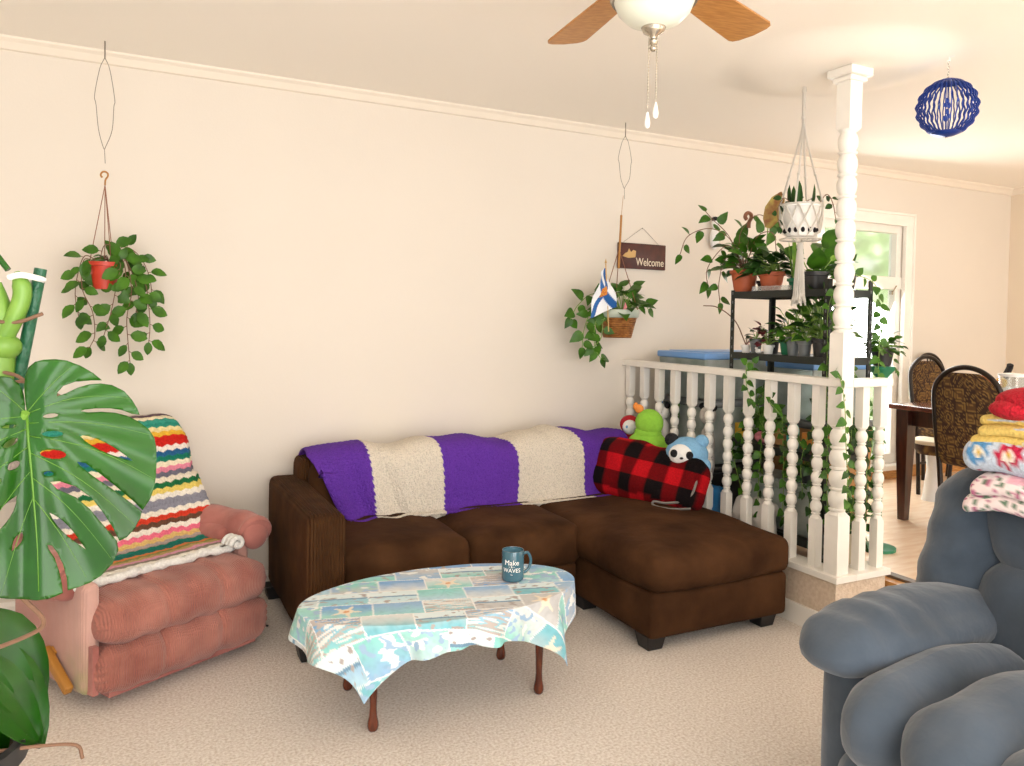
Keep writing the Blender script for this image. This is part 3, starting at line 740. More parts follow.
# ================================================================== CEILING FAN
fx, fy = 1.20, -2.25
t = thing('ceiling_fan', 'ceiling fan with wooden blades, frosted bowl light and brushed nickel fittings', 'ceiling fan', (fx, fy, 2.008))
b = MB(); b.lathe((0, 0, 0), [(0, .432), (.075, .432), (.075, .41), (.05, .38), (.018, .37), (.018, .30), (.06, .295), (.105, .27), (.115, .23), (.11, .19), (.085, .165), (.06, .16), (.06, .135), (0, .135)], 32); b.build('motor_housing', 'nickel', t)
for k in range(6):
    a = R(22.5+60*k); b = MB(); b.T = Matrix.Translation((0, 0, .196)) @ Matrix.Rotation(a, 4, 'Z') @ Matrix.Rotation(R(-10), 4, 'X')
    outl = [(.17, -.05), (.40, -.062), (.555, -.068), (.572, -.062), (.583, -.045), (.59, 0), (.583, .045), (.572, .062), (.555, .068), (.40, .062), (.17, .05)]
    b.prism(outl, .007, Matrix()); o = b.build('blade', 'fan_blade', t, smooth=False, bevel=.0015)
    b = MB(); b.T = Matrix.Translation((0, 0, .198)) @ Matrix.Rotation(a, 4, 'Z') @ Matrix.Rotation(R(-10), 4, 'X'); b.prism([(.09, -.015), (.17, -.018), (.22, -.045), (.235, 0), (.22, .045), (.17, .018), (.09, .015)], .006, Matrix.Translation((0, 0, .006))); b.build('blade_bracket', 'nickel', t, smooth=False, bevel=.001)
b = MB(); b.lathe((0, 0, 0), [(0, .046), (.03, .048), (.066, .062), (.09, .085), (.102, .115), (.1, .118), (.0, .125)], 36); b.build('glass_bowl', 'frosted', t)
b = MB(); b.lathe((0, 0, 0), [(.098, .112), (.106, .110), (.111, .117), (.106, .124), (.110, .132), (.106, .150), (.06, .158), (0, .158)], 36); b.build('light_collar', 'nickel', t)
b = MB(); b.lathe((0, 0, 0), [(0, -.012), (.006, -.010), (.009, -.003), (.006, .004), (.010, .008), (.012, .014), (.007, .02), (.009, .026), (.026, .036), (.031, .048), (.026, .056), (0, .058)], 24); b.build('finial', 'nickel', t)
for dx, dy, zz in ((-.010, .004, -.205), (.009, -.004, -.18)):
    b = MB(); b.tube([(dx, dy, .04), (dx, dy, zz+.05)], .0014, 5)
    for i in range(24): b.ball((dx, dy, .035-i*(.035-zz-.05)/24), .0022, 6)
    o = b.build('pull_chain', 'nickel', t); b = MB(); b.lathe((dx, dy, zz), [(0, 0), (.006, .004), (.0075, .014), (.005, .03), (.003, .04), (0, .043)], 12); b.build('chain_knob', 'white_plastic', o)

# ================================================================== WIND SPINNER
t = thing('wind_spinner', 'round blue metal wind spinner hanging from the ceiling by a white hook', 'wind spinner', (3.05, -1.765, 2.222))
b = MB(); n = 0
for k in range(34):
    a = 2*pi*k/34
    pts = []
    for i in range(41):
        th = -pi/2+pi*i/40; rr_ = .116+.0045*sin(th*18)
        pts.append((cos(th)*rr_*cos(a), cos(th)*rr_*sin(a), sin(th)*.118))
    vs = []
    for p in pts:
        p = V(p); rad = p.normalized() if p.length else V((0, 0, 1)); sd = V((-sin(a), cos(a), 0))
        for e, f in ((-.0022, -.0045), (.0022, -.0045), (.0022, .0), (-.0022, .0)): vs.append(p+sd*e*.9+rad*f*1.3)
    b.add(vs, [(i*4+j, i*4+(j+1) % 4, i*4+4+(j+1) % 4, i*4+4+j) for i in range(40) for j in range(4)])
b.build('rings', 'spinner_blue', t)
b = MB(); b.lathe((0, 0, 0), [(0, -.119), (.03, -.115), (.056, -.104), (.058, -.100), (.03, -.110), (0, -.114)], 24); b.build('end_disc', 'spinner_blue', t)
b = MB(); b.lathe((0, 0, 0), [(0, .119), (.03, .115), (.056, .104), (.058, .100), (.03, .110), (0, .114)], 24); b.build('end_disc', 'spinner_blue', t)
b = MB()
for c, r in (((0, 0, .03), (.012, .006, .012)), ((.012, 0, .012), (.01, .004, .014)), ((-.01, 0, .01), (.014, .004, .01)), ((.002, 0, -.015), (.012, .005, .012)), ((-.008, 0, -.045), (.016, .005, .014)), ((.01, 0, -.032), (.01, .005, .012))): b.ball(c, r, 10)
b.tube([(0, 0, .116), (0, 0, -.116)], .0012, 5); b.T = Matrix.Rotation(R(-60), 4, 'Z'); b.build('centre_charm', 'spinner_blue', t)
b = MB()
for i in range(6): b.tube([(cos(g)*.004, (sin(g)*.004 if i % 2 else 0), .130+i*.011+sin(g)*.007) if i % 2 == 0 else (0, cos(g)*.004, .130+i*.011+sin(g)*.007) for g in [2*pi*j/10 for j in range(10)]], .001, 4, closed=True)
b.ball((0, 0, .122), .005, 8); b.build('chain', 'nickel', t); MB().ball((0, 0, -.122), .004, 8).build('end_bead', 'nickel', t)
b = MB(); b.lathe((0, 0, 0), [(0, .218), (.022, .218), (.022, .211), (.01, .207), (0, .207)], 16); b.tube(smoothp([(0, 0, .21), (.008, 0, .2), (.004, 0, .19), (-.004, 0, .193)], 4), .002, 6); b.build('ceiling_hook', 'white_plastic', t)

# ================================================================== HANGING PLANTS
def strand(bl_, bs_, pts, every, L, W, kind, q, rs=.0022, big=None, end=True, lift=0):
    sp = smoothp(pts, 8); bs_.tube(sp, rs, 5); acc = 0; side = 1
    for i in range(1, len(sp)):
        acc += (sp[i]-sp[i-1]).length
        if acc >= every:
            acc = 0; side = -side; d = (sp[i]-sp[i-1]).normalized()
            s_ = d.cross(V((q.uniform(-.5, .5), -1, q.uniform(-.3, .6)))).normalized()*side
            dd = (s_*.9+d*.35+V((q.uniform(-.4, .4), q.uniform(-.5, .1), q.uniform(-.55, .1)+lift))).normalized()
            k = q.uniform(.75, 1.1); p0 = sp[i]+dd*L*.18
            bs_.tube([sp[i], p0], rs*.7, 4)
            bl_.leaf(p0, dd, V((q.uniform(-.6, .3), -1, q.uniform(.0, .9))), L*k, W*k, kind, q.uniform(.05, .4))
    if end: bl_.leaf(sp[-1], (sp[-1]-sp[-2]), V((0, -1, .4)), L*.8, W*.8, kind, .2)
def bush(bl_, bs_, c, r, n, L, W, kind, q, zr=1, low=.0, rs=.002):
    c = V(c)
    for _ in range(n):
        a = q.uniform(0, 2*pi); e = q.uniform(low, 1); rr_ = r*q.uniform(.35, 1)
        tip = c+V((cos(a)*rr_*(1-e*.45), sin(a)*rr_*(1-e*.45), e*r*zr*q.uniform(.6, 1)))
        mid = c.lerp(tip, .5)+V((0, 0, .15*r)); bs_.tube(smoothp([c, mid, tip], 3), rs, 4)
        d = (tip-c); d.z *= .4; d += V((q.uniform(-.3, .3), q.uniform(-.3, .3), -.02))*r; k = q.uniform(.7, 1.15)
        bl_.leaf(tip, d, (q.uniform(-.5, .5), q.uniform(-.9, .1), 1), L*k, W*k, kind, q.uniform(.2, .55))
def potprof(r0, r1, h, rim=.012, lip=.006):
    return [(0, .0), (r0, 0), (r1-(r1-r0)*rim*1.6/h, h-rim*1.6), (r1+lip, h-rim*1.5), (r1+lip, h), (r1-.003, h), (r1-.006, h-rim), (0, h-rim-.004)]
def pot(t, m, r0, r1, h, c=(0, 0, 0), rim=.012, lip=.006, soil=True, seg=28):
    b = MB(); b.lathe(c, potprof(r0, r1, h, rim, lip), seg); o = b.build('pot', m, t)
    if soil: MB().lathe(c, [(0, h-rim-.008), (r1-.008, h-rim-.003), (0, h-rim+.003)], seg).build('soil', 'soil', t)
    return o
def wireloop(name, label, x, y, z1, z0, w_):
    b = MB(); h = z1-z0
    pts = [(0, z1), (w_*.5, z1-h*.12), (w_*1.0, z1-h*.42), (w_*.92, z1-h*.5), (w_*.75, z1-h*.75), (w_*.12, z0+.03), (0, z0+.02), (-w_*.15, z0+.03), (-w_*.6, z1-h*.75), (-w_*.85, z1-h*.5), (-w_*1.0, z1-h*.4), (-w_*.5, z1-h*.12)]
    b.tube(smoothp([(x+a, y, c) for a, c in pts]+[(x, y, z1)], 4), .0016, 5)
    b.tube([(x, y, z0+.02), (x+.003, y, z0-.04)], .0014, 5); b.tube([(x, y, 2.44), (x, y, z1-.006)], .003, 6)
    return tag(b.build(name, 'wire', None), label, 'wire hanger')
def hook3(b, x, y, z, s, r): b.tube(smoothp([(x-.3*s, y, z-.35*s), (x-.5*s, y, z-.1*s), (x-.35*s, y, z+.25*s), (x, y, z+.35*s), (x+.32*s, y, z+.15*s), (x+.3*s, y, z-.2*s), (x+.05*s, y, z-.6*s), (x, y, z-1.2*s)], 5), r, 8)
q = random.Random(11)
wireloop('wire_hanger', 'thin bent wire loop above the red hanging pot on the left wall', -.055, -.17, 2.372, 1.975, .037)
t = thing('hanging_plant', 'trailing hoya in a bright red pot hanging on the left of the wall', 'hanging plant', (-.052, -.19, 1.41))
pot(t, 'red_plastic', .052, .074, .118); t.scale = (.84, .92, .95)
b = MB(); hook3(b, 0, 0, .50, .038, .0042); b.build('hook', 'bamboo', t)
b = MB()
for dx, dy in ((-.068, 0), (.03, -.05), (.04, .05), (.0, .0)):
    b.tube([(0, 0, .455), (dx, dy, .105)], .0022, 5)
b.build('hanger_string', 'string_brown', t)
bl_, bs_ = MB(), MB()
for pts in ([(-.03, -.03, .12), (-.085, -.03, .14), (-.115, -.02, .06), (-.125, -.03, -.03), (-.11, -.03, -.12)],
            [(-.04, -.02, .12), (-.09, -.03, .12), (-.095, -.04, 0), (-.05, -.06, -.10), (-.04, -.06, -.2), (-.06, -.05, -.25)],
            [(.03, -.03, .12), (.07, -.06, .11), (.05, -.07, 0), (.03, -.08, -.10), (.0, -.07, -.2)],
            [(.03, -.03, .12), (.09, -.05, .13), (.12, -.05, 0), (.10, -.05, -.12), (.105, -.04, -.22), (.115, -.04, -.32)],
            [(.03, .01, .12), (.12, 0, .14), (.18, -.02, .04), (.20, -.02, -.08), (.205, -.02, -.17), (.20, -.02, -.23)],
            [(.02, .01, .13), (.08, .02, .19), (.15, .02, .16), (.2, .01, .07), (.215, 0, -.03)],
            [(.02, -.02, .13), (.07, -.03, .16), (.12, -.03, .08), (.15, -.04, -.02), (.14, -.04, -.1)],
            [(-.02, -.02, .13), (.0, -.03, .19), (.05, -.03, .18), (.09, -.05, .10), (.09, -.06, 0)]):
    strand(bl_, bs_, pts, .031, .074, .052, 'oval', q)
bush(bl_, bs_, (0.02, 0.02, .115), .09, 14, .055, .036, 'oval', q, .7)
bl_.build('foliage', 'leaf_mid', t, recalc=False); bs_.build('stems', 'stem_brown', t)

wireloop('wire_hanger', 'thin wire loop above the hanging basket near the welcome sign', 2.555, -.17, 2.365, 2.05, .045)
t = thing('hanging_plant', 'pothos in a woven basket hanging from a stick beside the welcome sign', 'hanging plant', (2.515, -.19, 1.225))
b = MB(); b.lathe((0, 0, 0), [(0, 0), (.078, 0), (.082, .012), (.108, .118), (.112, .13), (.106, .135), (.1, .12), (0, .115)], 32); b.build('basket', 'wicker', t)
b = MB(); b.lathe((0, 0, 0), [(.107, .112), (.117, .118), (.122, .15), (.117, .158), (.110, .15), (.104, .12)], 32); b.build('rim', 'rim_grey', t)
b = MB(); b.tube([(.01, 0, .69), (.0, 0, .39)], .0065, 8); b.tube([(.02, 0, .80), (.01, 0, .685)], .0014, 5); b.build('stick', 'bamboo', t)
b = MB()
for dx, dy in ((-.115, 0), (.08, -.08), (.05, .1)): b.tube([(0, 0, .50), (dx, dy, .155)], .0025, 5)
b.build('hanger_string', 'string_brown', t)
bl_, bs_ = MB(), MB(); bush(bl_, bs_, (.03, 0, .13), .17, 44, .085, .07, 'heart', q, 1.05)
for pts in ([(-.05, 0, .14), (-.13, -.02, .20), (-.2, -.03, .14), (-.24, -.03, .04), (-.25, -.03, -.06)], [(-.05, -.02, .14), (-.14, -.03, .14), (-.18, -.04, .04), (-.17, -.04, -.06), (-.13, -.04, -.12)],
            [(-.04, 0, .14), (-.12, -.04, .1), (-.14, -.05, 0), (-.2, -.05, -.06)], [(.05, 0, .14), (.15, -.02, .2), (.2, -.02, .16)], [(-.05, 0, .15), (-.16, 0, .24), (-.26, 0, .18), (-.31, 0, .10)]):
    strand(bl_, bs_, pts, .045, .075, .058, 'heart', q)
bl_.build('foliage', 'leaf_mid', t, recalc=False); bs_.build('stems', 'stem', t)
# little flag stuck in the basket
t = thing('flag', 'small blue and white saltire flag with gold crest in the hanging basket', 'flag', (2.36, -.32, 1.38))
def fl(u, v): return V((-.008-.10*u*(.35+.65*v)+.085*(1-u)*v-.01, .018*sin(v*7+u*4), .225-.24*v-.05*u*(1-.3*v)+.03*(1-u)*v))
def flc(u, v):
    if .36 < u < .66 and .38 < v < .60:
        return S('#D9A83A') if (int(u*26)+int(v*26)) % 2 else S('#C2402C')
    if abs(u-v) < .13 or abs(u-(1-v)) < .13: return S('#1D5FA8')
    return (.86, .88, .92)
sheet('cloth', fl, 40, 60, 'flag_cloth', t, flc, .001)
b = MB(); b.tube([(.03, .03, -.12), (-.018, 0, .245)], .0035, 8); b.lathe((-.018, 0, .245), [(0, 0), (.007, .006), (.003, .02), (0, .03)], 8); b.build('pole', 'gold_wood', t)
# gnome-like peg in the basket
b = MB(); b.lathe((2.50, -.285, 1.34), [(0, .0), (.02, 0), (.018, .03), (.0, .085)], 12); tag(b.build('ornament', 'plush_pink', None), 'tiny pale pink cone ornament tucked in the hanging basket', 'ornament')
# welcome sign
t = thing('welcome_sign', 'dark brown wooden Welcome sign with a pale cut-out on the wall', 'sign', (2.80, -.012, 1.708))
b = MB(); b.rbox((0, 0, 0), (.345, .016, .152), .004, 0, 1, k=2); b.build('board', 'sign_board', t)
vs, fs = text_mesh('Welcome', .066, .001)
b = MB(); b.add([V((.055+p.x*.78, -.0092-p.z, -.035+p.y)) for p in vs], fs); b.build('lettering', 'cream_paint', t, smooth=False)
b = MB(); Qs = Matrix(((1, 0, 0, 0), (0, 0, -1, -.008), (0, 1, 0, 0), (0, 0, 0, 1)))
b.prism([(-.145, -.005), (-.125, .015), (-.11, .02), (-.10, .042), (-.085, .02), (-.07, .035), (-.05, .03), (-.055, -.008), (-.10, -.014)], .004, Qs); b.build('emblem', 'gold_wood', t, smooth=False)
b = MB(); b.tube(smoothp([(-.14, -.002, .076), (-.03, 0, .15), (0, 0, .167), (.03, 0, .15), (.12, -.002, .076)], 5), .0012, 4); b.ball((0, 0, .168), .004, 8); b.build('cord', 'wire', t)
# small wall figure behind the plants
t = thing('wall_figure', 'small white and black figure fixed to the wall behind the terracotta pots', 'ornament', (3.34, -.03, 1.82))
b = MB(); b.ball((0, 0, .03), (.035, .02, .07), 14); b.ball((0, -.005, .12), (.028, .02, .03), 12); b.build('body', 'plush_white', t)
MB().ball((0, -.004, .148), (.026, .02, .018), 12).build('cap', 'plush_black', t)

# macrame hanger
t = thing('macrame_hanger', 'white macrame hanger with white basket pot hanging from the ceiling by the post', 'hanging plant', (2.742, -1.292, 1.700)); t.scale = (.955,)*3
b = MB(); b.lathe((0, 0, 0), [(0, .012), (.06, .012), (.066, .02), (.088, .145), (.096, .15), (.096, .165), (.088, .165), (.084, .15), (0, .14)], 28); b.build('pot', 'white_plastic', t)
MB().lathe((0, 0, 0), [(0, .14), (.083, .146), (0, .152)], 20).build('soil', 'soil', t)
b = MB(); N8 = 10
for k in range(N8):
    a = 2*pi*k/N8; a2 = 2*pi*(k+.5)/N8; a3 = 2*pi*(k+1)/N8
    P1 = (cos(a)*.099, sin(a)*.099, .16); P2 = (cos(a2)*.096, sin(a2)*.096, .09); P3 = (cos(a3)*.099, sin(a3)*.099, .16); P4 = (cos(a)*.09, sin(a)*.09, .035); P5 = (cos(a3)*.09, sin(a3)*.09, .035)
    for A, B_ in ((P1, P2), (P3, P2), (P2, P4), (P2, P5)): b.tube([A, B_], .0032, 5)
    b.tube([P4, (cos(a)*.03, sin(a)*.03, -.005), (0, 0, -.02)], .003, 5); b.ball(P2, .006, 6)
b.tube([(cos(2*pi*i/24)*.092, sin(2*pi*i/24)*.092, .0) for i in range(24)], .004, 6, closed=True); b.tube([(cos(2*pi*i/24)*.1, sin(2*pi*i/24)*.1, .16) for i in range(24)], .004, 6, closed=True)
for k in range(4):
    a = 2*pi*k/4+.5; b.tube(smoothp([(cos(a)*.1, sin(a)*.1, .16), (cos(a)*.06, sin(a)*.06, .30), (cos(a)*.015, sin(a)*.015, .47), (0, 0, .56)], 5), .0045, 6)
    b.ball((cos(a)*.06, sin(a)*.06, .30), .008, 8)
b.tube([(0, 0, .54), (0, 0, .715)], .008, 8); b.ball((0, 0, .57), .012, 10); b.ball((0, 0, .695), .012, 8)
b.build('macrame_cords', 'white_rope', t)
b = MB()
for k in range(14):
    a = 2*pi*k/14; b.tube(smoothp([(0, 0, -.01), (cos(a)*.01, sin(a)*.01, -.05), (cos(a)*.018, sin(a)*.018, -.16), (cos(a)*.024, sin(a)*.024, -.27)], 4), .0042, 5)
b.ball((0, 0, -.035), (.017, .017, .02), 10)
for k in range(22): a = q.uniform(0, 6.28); b.tube([(cos(a)*.02, sin(a)*.02, -.25), (cos(a)*.03, sin(a)*.03, -.285-q.uniform(0, .03))], .005, 5)
b.build('tassel', 'white_rope', t)
b = MB()
for k in range(14): a = 2*pi*k/14; b.ball((cos(a)*.071, sin(a)*.071, .04), (.009, .009, .013), 8)
b.build('pot_openings', 'plush_black', t)
bl_, bs_ = MB(), MB()
for k in range(9): a = q.uniform(2, 5); bl_.leaf((cos(a)*.05, sin(a)*.05, .14), (cos(a)*.25, sin(a)*.2, 1), (cos(a), sin(a), .3), q.uniform(.07, .13), .03, 'long', .1)
bush(bl_, bs_, (0, 0, .14), .06, 14, .03, .025, 'oval', q, 1.4)
strand(bl_, bs_, [(.05, -.05, .15), (.085, -.07, .21), (.105, -.09, .17), (.115, -.10, .10)], .03, .035, .028, 'oval', q)
strand(bl_, bs_, [(-.05, -.0, .15), (-.09, .02, .19), (-.11, .04, .13), (-.1, .03, .05)], .03, .035, .028, 'oval', q)
bl_.build('foliage', 'leaf_deep', t, recalc=False); bs_.build('stems', 'stem_brown', t)

# ================================================================== PLANT RACK
X0, X1, Y0, Y1 = 2.825, 3.11, -1.385, -.765
t = thing('plant_rack', 'black metal plant rack standing behind the white railing', 'shelf', ((X0+X1)/2, (Y0+Y1)/2, DZ))
cxk, cyk = (X0+X1)/2, (Y0+Y1)/2
for x in (X0, X1):
    for y in (Y0, Y1):
        b = MB(); sx = 1 if x == X0 else -1; sy = 1 if y == Y0 else -1; H = 1.487-DZ if y == Y1 else 1.525-DZ
        b.box((x-cxk, y-cyk+sy*.011, H/2), (.003, .024, H)); b.box((x-cxk+sx*.011, y-cyk, H/2), (.024, .003, H))
        b.build('upright', 'shelf_metal', t, smooth=False)
        b = MB()
        for i in range(28): b.box((x-cxk+sx*.012, y-cyk-sy*.0018, .03+i*.046), (.006, .001, .014)); b.box((x-cxk-sx*.0018, y-cyk+sy*.012, .03+i*.046), (.001, .006, .014))
        b.build('slots', 'grey_pot', t, smooth=False)
for z in (.32, .72, 1.165, 1.475):
    b = MB(); z -= DZ; w_, d_ = X1-X0, Y1-Y0
    b.box((0, 0, z), (w_, -d_ if d_ < 0 else d_, .006))
    for s_ in (-1, 1): b.box((s_*w_/2, 0, z-.012), (.004, abs(d_), .034)); b.box((0, s_*abs(d_)/2, z-.012), (w_, .004, .034))
    b.build('shelf', 'shelf_metal', t, smooth=False)
# plants on top of the rack
ZT, Z2 = 1.479, 1.169
def rackplant(label, x, y, z, m, r0, r1, h, fol, lm='leaf_mid', name='potted_plant', group=None, sm='stem'):
    t = thing(name, label, 'potted plant', (x, y, z), 0, group); pot(t, m, r0, r1, h, rim=min(.012, h*.15), lip=.003+r1*.04)
    bl_, bs_ = MB(), MB(); fol(bl_, bs_, h)
    if bl_.v: bl_.build('foliage', lm, t, recalc=False)
    if bs_.v: bs_.build('stems', sm, t)
    return t
def folA(l, s_, h):
    bush(l, s_, (0, 0, h*.85), .15, 46, .085, .06, 'heart', q, 1.35)
    for pts in ([(0, 0, h), (-.05, .06, .28), (-.12, .14, .34), (-.20, .22, .30), (-.22, .26, .20)], [(0, 0, h), (-.02, .02, .3), (.02, -.06, .40), (.1, -.1, .36)], [(0, 0, h), (-.08, .05, .18), (-.10, .08, .05), (-.09, .08, -.06)],
                [(0, 0, h), (.0, -.08, .28), (.03, -.16, .30), (.02, -.2, .2)], [(0, 0, h), (-.06, .04, .24), (-.10, .08, .22), (-.14, .13, .12), (-.12, .14, .02)], [(0, 0, h), (-.02, .1, .3), (-.05, .2, .40), (-.07, .24, .45)]):
        strand(l, s_, pts, .06, .07, .05, 'heart', q)
tA = rackplant('tangled vine in a big terracotta pot with brown hook, left end of rack top', 2.925, -.748, ZT, 'terracotta', .05, .07, .115, folA, 'leaf_mid', sm='stem_brown')
b = MB(); hook3(b, .02, .0, .40, .05, .010); b.build('hook', 'string_brown', tA)
def folB(l, s_, h): bush(l, s_, (0, 0, h*.9), .125, 80, .07, .055, 'heart', q, 1.0)
rackplant('dark leafy plant in a terracotta pot, second from the left on rack top', 2.94, -.925, ZT, 'terracotta', .045, .063, .10, folB, 'leaf_deep')
def folR(l, s_, h):
    s_.tube(smoothp([(0, 0, h), (0, -.01, .2), (.0, -.02, .33)], 4), .003, 5); l.leaf((0, -.02, .33), (.25, -.18, 1), (-1, -.8, .2), .20, .095, 'long', .1, .3); l.leaf((0, -.02, .29), (.3, -.1, -.05), (0, -.4, 1), .06, .035, 'oval')
rackplant('tall single gold and red leaf rising behind the second terracotta pot', 2.975, -.835, ZT, 'black_pot', .025, .033, .06, folR, 'leaf_gold')
def folG(l, s_, h):
    for k in range(7): a = k*.9; l.leaf((cos(a)*.01, sin(a)*.01, h*.8), (cos(a)*.22, sin(a)*.22, 1), (cos(a), sin(a), .2), q.uniform(.14, .24), .022, 'long', .05)
rackplant('small green pot with upright striped leaves on rack top behind the tassel', 2.95, -1.075, ZT, 'green_plastic', .024, .038, .062, folG, 'leaf_light')
def folL(l, s_, h):
    for a, L, z in ((-2.2, .12, .10), (-.8, .13, .14), (.4, .13, .18), (-1.4, .12, .21), (-.4, .12, .08), (2.2, .1, .16)):
        tp = V((cos(a)*.05, sin(a)*.05, z)); s_.tube([(0, 0, h), tp], .003, 5); l.leaf(tp, (cos(a)*.8, sin(a)*.8, .7), (-.6, -.8, .6), L, .095, 'oval', .25)
rackplant('rubber plant with big round leaves on rack top behind the macrame pot', 3.0, -1.13, ZT, 'black_pot', .03, .04, .06, folL, 'leaf_mid')
def folK(l, s_, h):
    for k in range(9): a = k*.8; l.leaf((cos(a)*.015, sin(a)*.015, h*.8), (cos(a), sin(a), .9), (0, 0, 1), .05, .045, 'oval', .1)
    s_.tube([(.02, -.02, h), (.05, -.05, h+.06)], .002, 4); l.leaf((.05, -.05, h+.05), (.2, -.2, 1), (-1, -1, 0), .03, .028, 'oval')
rackplant('succulents in a scalloped black pot at the right end of rack top', 2.905, -1.235, ZT, 'black_pot', .045, .06, .085, folK, 'leaf_light')
t = thing('plant_tray', 'shallow clear plastic tray along the front of rack top', 'tray', (2.95, -1.05, ZT))
t.location = (2.845, -1.02, ZT); b = MB(); b.box((0, 0, .003), (.02, .24, .003)); b.box((-.01, 0, .013), (.002, .24, .024)); b.box((.01, 0, .013), (.002, .24, .024)); b.box((0, .12, .013), (.022, .002, .024)); b.box((0, -.12, .013), (.022, .002, .024)); b.build('tray', 'clear', t, smooth=False)
# second shelf
def small(label, x, y, m, r0, r1, h, lm, n=12, L=.045, W=.035, kind='oval', r=.07, zr=1.3, extra=None, sm='stem'):
    def f(l, s_, hh):
        bush(l, s_, (0, 0, hh*.9), r, n, L, W, kind, q, zr)
        if extra: extra(l, s_, hh)
    return rackplant(label, x, y, Z2, m, r0, r1, h, f, lm, sm=sm)
def whip(l, s_, h): s_.tube(smoothp([(0, 0, h), (-.02, .06, .16), (-.05, .16, .23), (-.08, .24, .24)], 5), .003, 5)
small('tiny clear cup with a pink tipped plant at the left end of the second shelf', 2.875, -.825, 'white_plastic', .018, .024, .04, 'plush_pink', 8, .02, .018, r=.035, extra=whip, sm='stem_brown')
small('small grey pot with sprouting leaves, second from the left on the second shelf', 2.875, -.895, 'grey_pot', .022, .03, .072, 'leaf_deep', 14, r=.05)
small('small dark pot with rosette plant, third from the left on the second shelf', 2.95, -.935, 'black_pot', .024, .032, .07, 'leaf_light', 12, r=.05)
small('white cup with dark red leaves on the second shelf', 2.87, -.985, 'white_plastic', .02, .027, .045, 'leaf_red', 24, .045, .03, r=.075, zr=1.5)
small('plant in a green plastic pot in the middle of the second shelf', 2.93, -1.06, 'green_plastic', .034, .045, .075, 'leaf_deep', 34, .05, .036, r=.10, zr=1.3)
small('tall grey pot with heart shaped leaves right of the green pot', 2.88, -1.135, 'grey_pot', .022, .033, .088, 'leaf_mid', 26, .06, .05, 'heart', r=.12, zr=1.5)
small('silver grey pot with pale leaves on the second shelf', 2.875, -1.21, 'grey_pot', .024, .033, .075, 'leaf_light', 24, .055, .045, 'heart', r=.11, zr=1.7)
small('dark grey pot with tall leafy plant at the right of the second shelf', 2.90, -1.285, 'black_pot', .03, .038, .085, 'leaf_deep', 44, .065, .05, 'heart', r=.14, zr=1.9)
small('black pot of broad green leaves behind the grey pots on the second shelf', 3.02, -1.18, 'black_pot', .035, .045, .09, 'leaf_mid', 44, .07, .055, 'heart', r=.15, zr=1.5)
t = thing('white_bird_ornament', 'small white bird ornament lying by the cup on the second shelf', 'ornament', (2.845, -.945, Z2)); b = MB(); b.ball((0, 0, .012), (.012, .02, .012), 10); b.ball((0, .014, .026), .008, 8); b.build('body', 'white_plastic', t)
t.name = 'bird_ornament'

# pothos trailing over the railing from the rack
def pothos(label, loc, strands, lm='leaf_mid', L=.043, W=.037, potm='black_pot', every=.024, z=0, nb=18):
    t = thing('trailing_pothos', label, 'potted plant', loc, 0); pot(t, potm, .035, .048, .08)
    l, s_ = MB(), MB(); bush(l, s_, (0, 0, .07), .09, nb, L*1.2, W*1.2, 'heart', q, 1)
    for pts in strands: strand(l, s_, [V(p)-V(loc) for p in pts], every, L, W, 'heart', q, .0018)
    l.build('foliage', lm, t, recalc=False); s_.build('stems', 'stem', t)
pothos('pothos trailing down the right uprights and over the corner post of the railing', (3.02, -1.31, ZT), [
    [(2.99, -1.35, 1.56), (2.86, -1.42, 1.52), (2.80, -1.41, 1.40), (2.81, -1.40, 1.22), (2.79, -1.42, 1.05), (2.77, -1.45, .85), (2.76, -1.46, .65), (2.78, -1.46, .45)],
    [(2.99, -1.35, 1.56), (2.84, -1.42, 1.50), (2.82, -1.42, 1.3), (2.80, -1.45, 1.16), (2.72, -1.50, 1.12), (2.66, -1.60, 1.10), (2.665, -1.625, .98), (2.67, -1.63, .85), (2.68, -1.635, .70), (2.69, -1.63, .58)],
    [(2.99, -1.35, 1.56), (2.85, -1.43, 1.45), (2.83, -1.43, 1.25), (2.83, -1.44, 1.0), (2.84, -1.46, .8), (2.83, -1.47, .6), (2.84, -1.47, .4)],
    [(2.99, -1.35, 1.56), (3.10, -1.41, 1.50), (3.12, -1.42, 1.3), (3.12, -1.42, 1.1), (3.11, -1.43, .9), (3.12, -1.43, .7), (3.10, -1.43, .45)],
    [(2.84, -1.42, 1.5), (2.85, -1.43, 1.35), (2.82, -1.44, 1.2), (2.90, -1.48, 1.1), (2.92, -1.52, .95), (2.90, -1.53, .8), (2.86, -1.53, .62), (2.84, -1.52, .45)]], nb=10)
pothos('pothos trailing over the handrail from behind the middle of the railing', (2.96, -.90, .723), [
    [(2.9, -.92, .8), (2.80, -.95, 1.02), (2.76, -1.0, 1.12), (2.69, -1.03, 1.12), (2.665, -1.06, 1.02), (2.665, -1.10, .95)],
    [(2.9, -.92, .8), (2.80, -1.0, .95), (2.76, -1.1, 1.0), (2.72, -1.16, .98), (2.675, -1.20, .96), (2.67, -1.26, .92)],
    [(2.9, -.95, .8), (2.79, -1.02, .85), (2.76, -1.12, .80), (2.76, -1.24, .83), (2.75, -1.32, .78)],
    [(2.9, -.95, .8), (2.80, -1.04, .9), (2.765, -1.06, .7), (2.765, -1.05, .5), (2.77, -1.06, .38)], [(2.9, -.95, .8), (2.80, -1.14, .92), (2.765, -1.20, .75), (2.765, -1.21, .55), (2.77, -1.2, .4)], [(2.9, -.92, .8), (2.79, -.98, 1.0), (2.765, -.96, .85), (2.765, -.95, .7)],
    [(2.9, -.92, .8), (2.78, -.85, .75), (2.77, -.88, .62), (2.77, -.93, .5)]], nb=26)
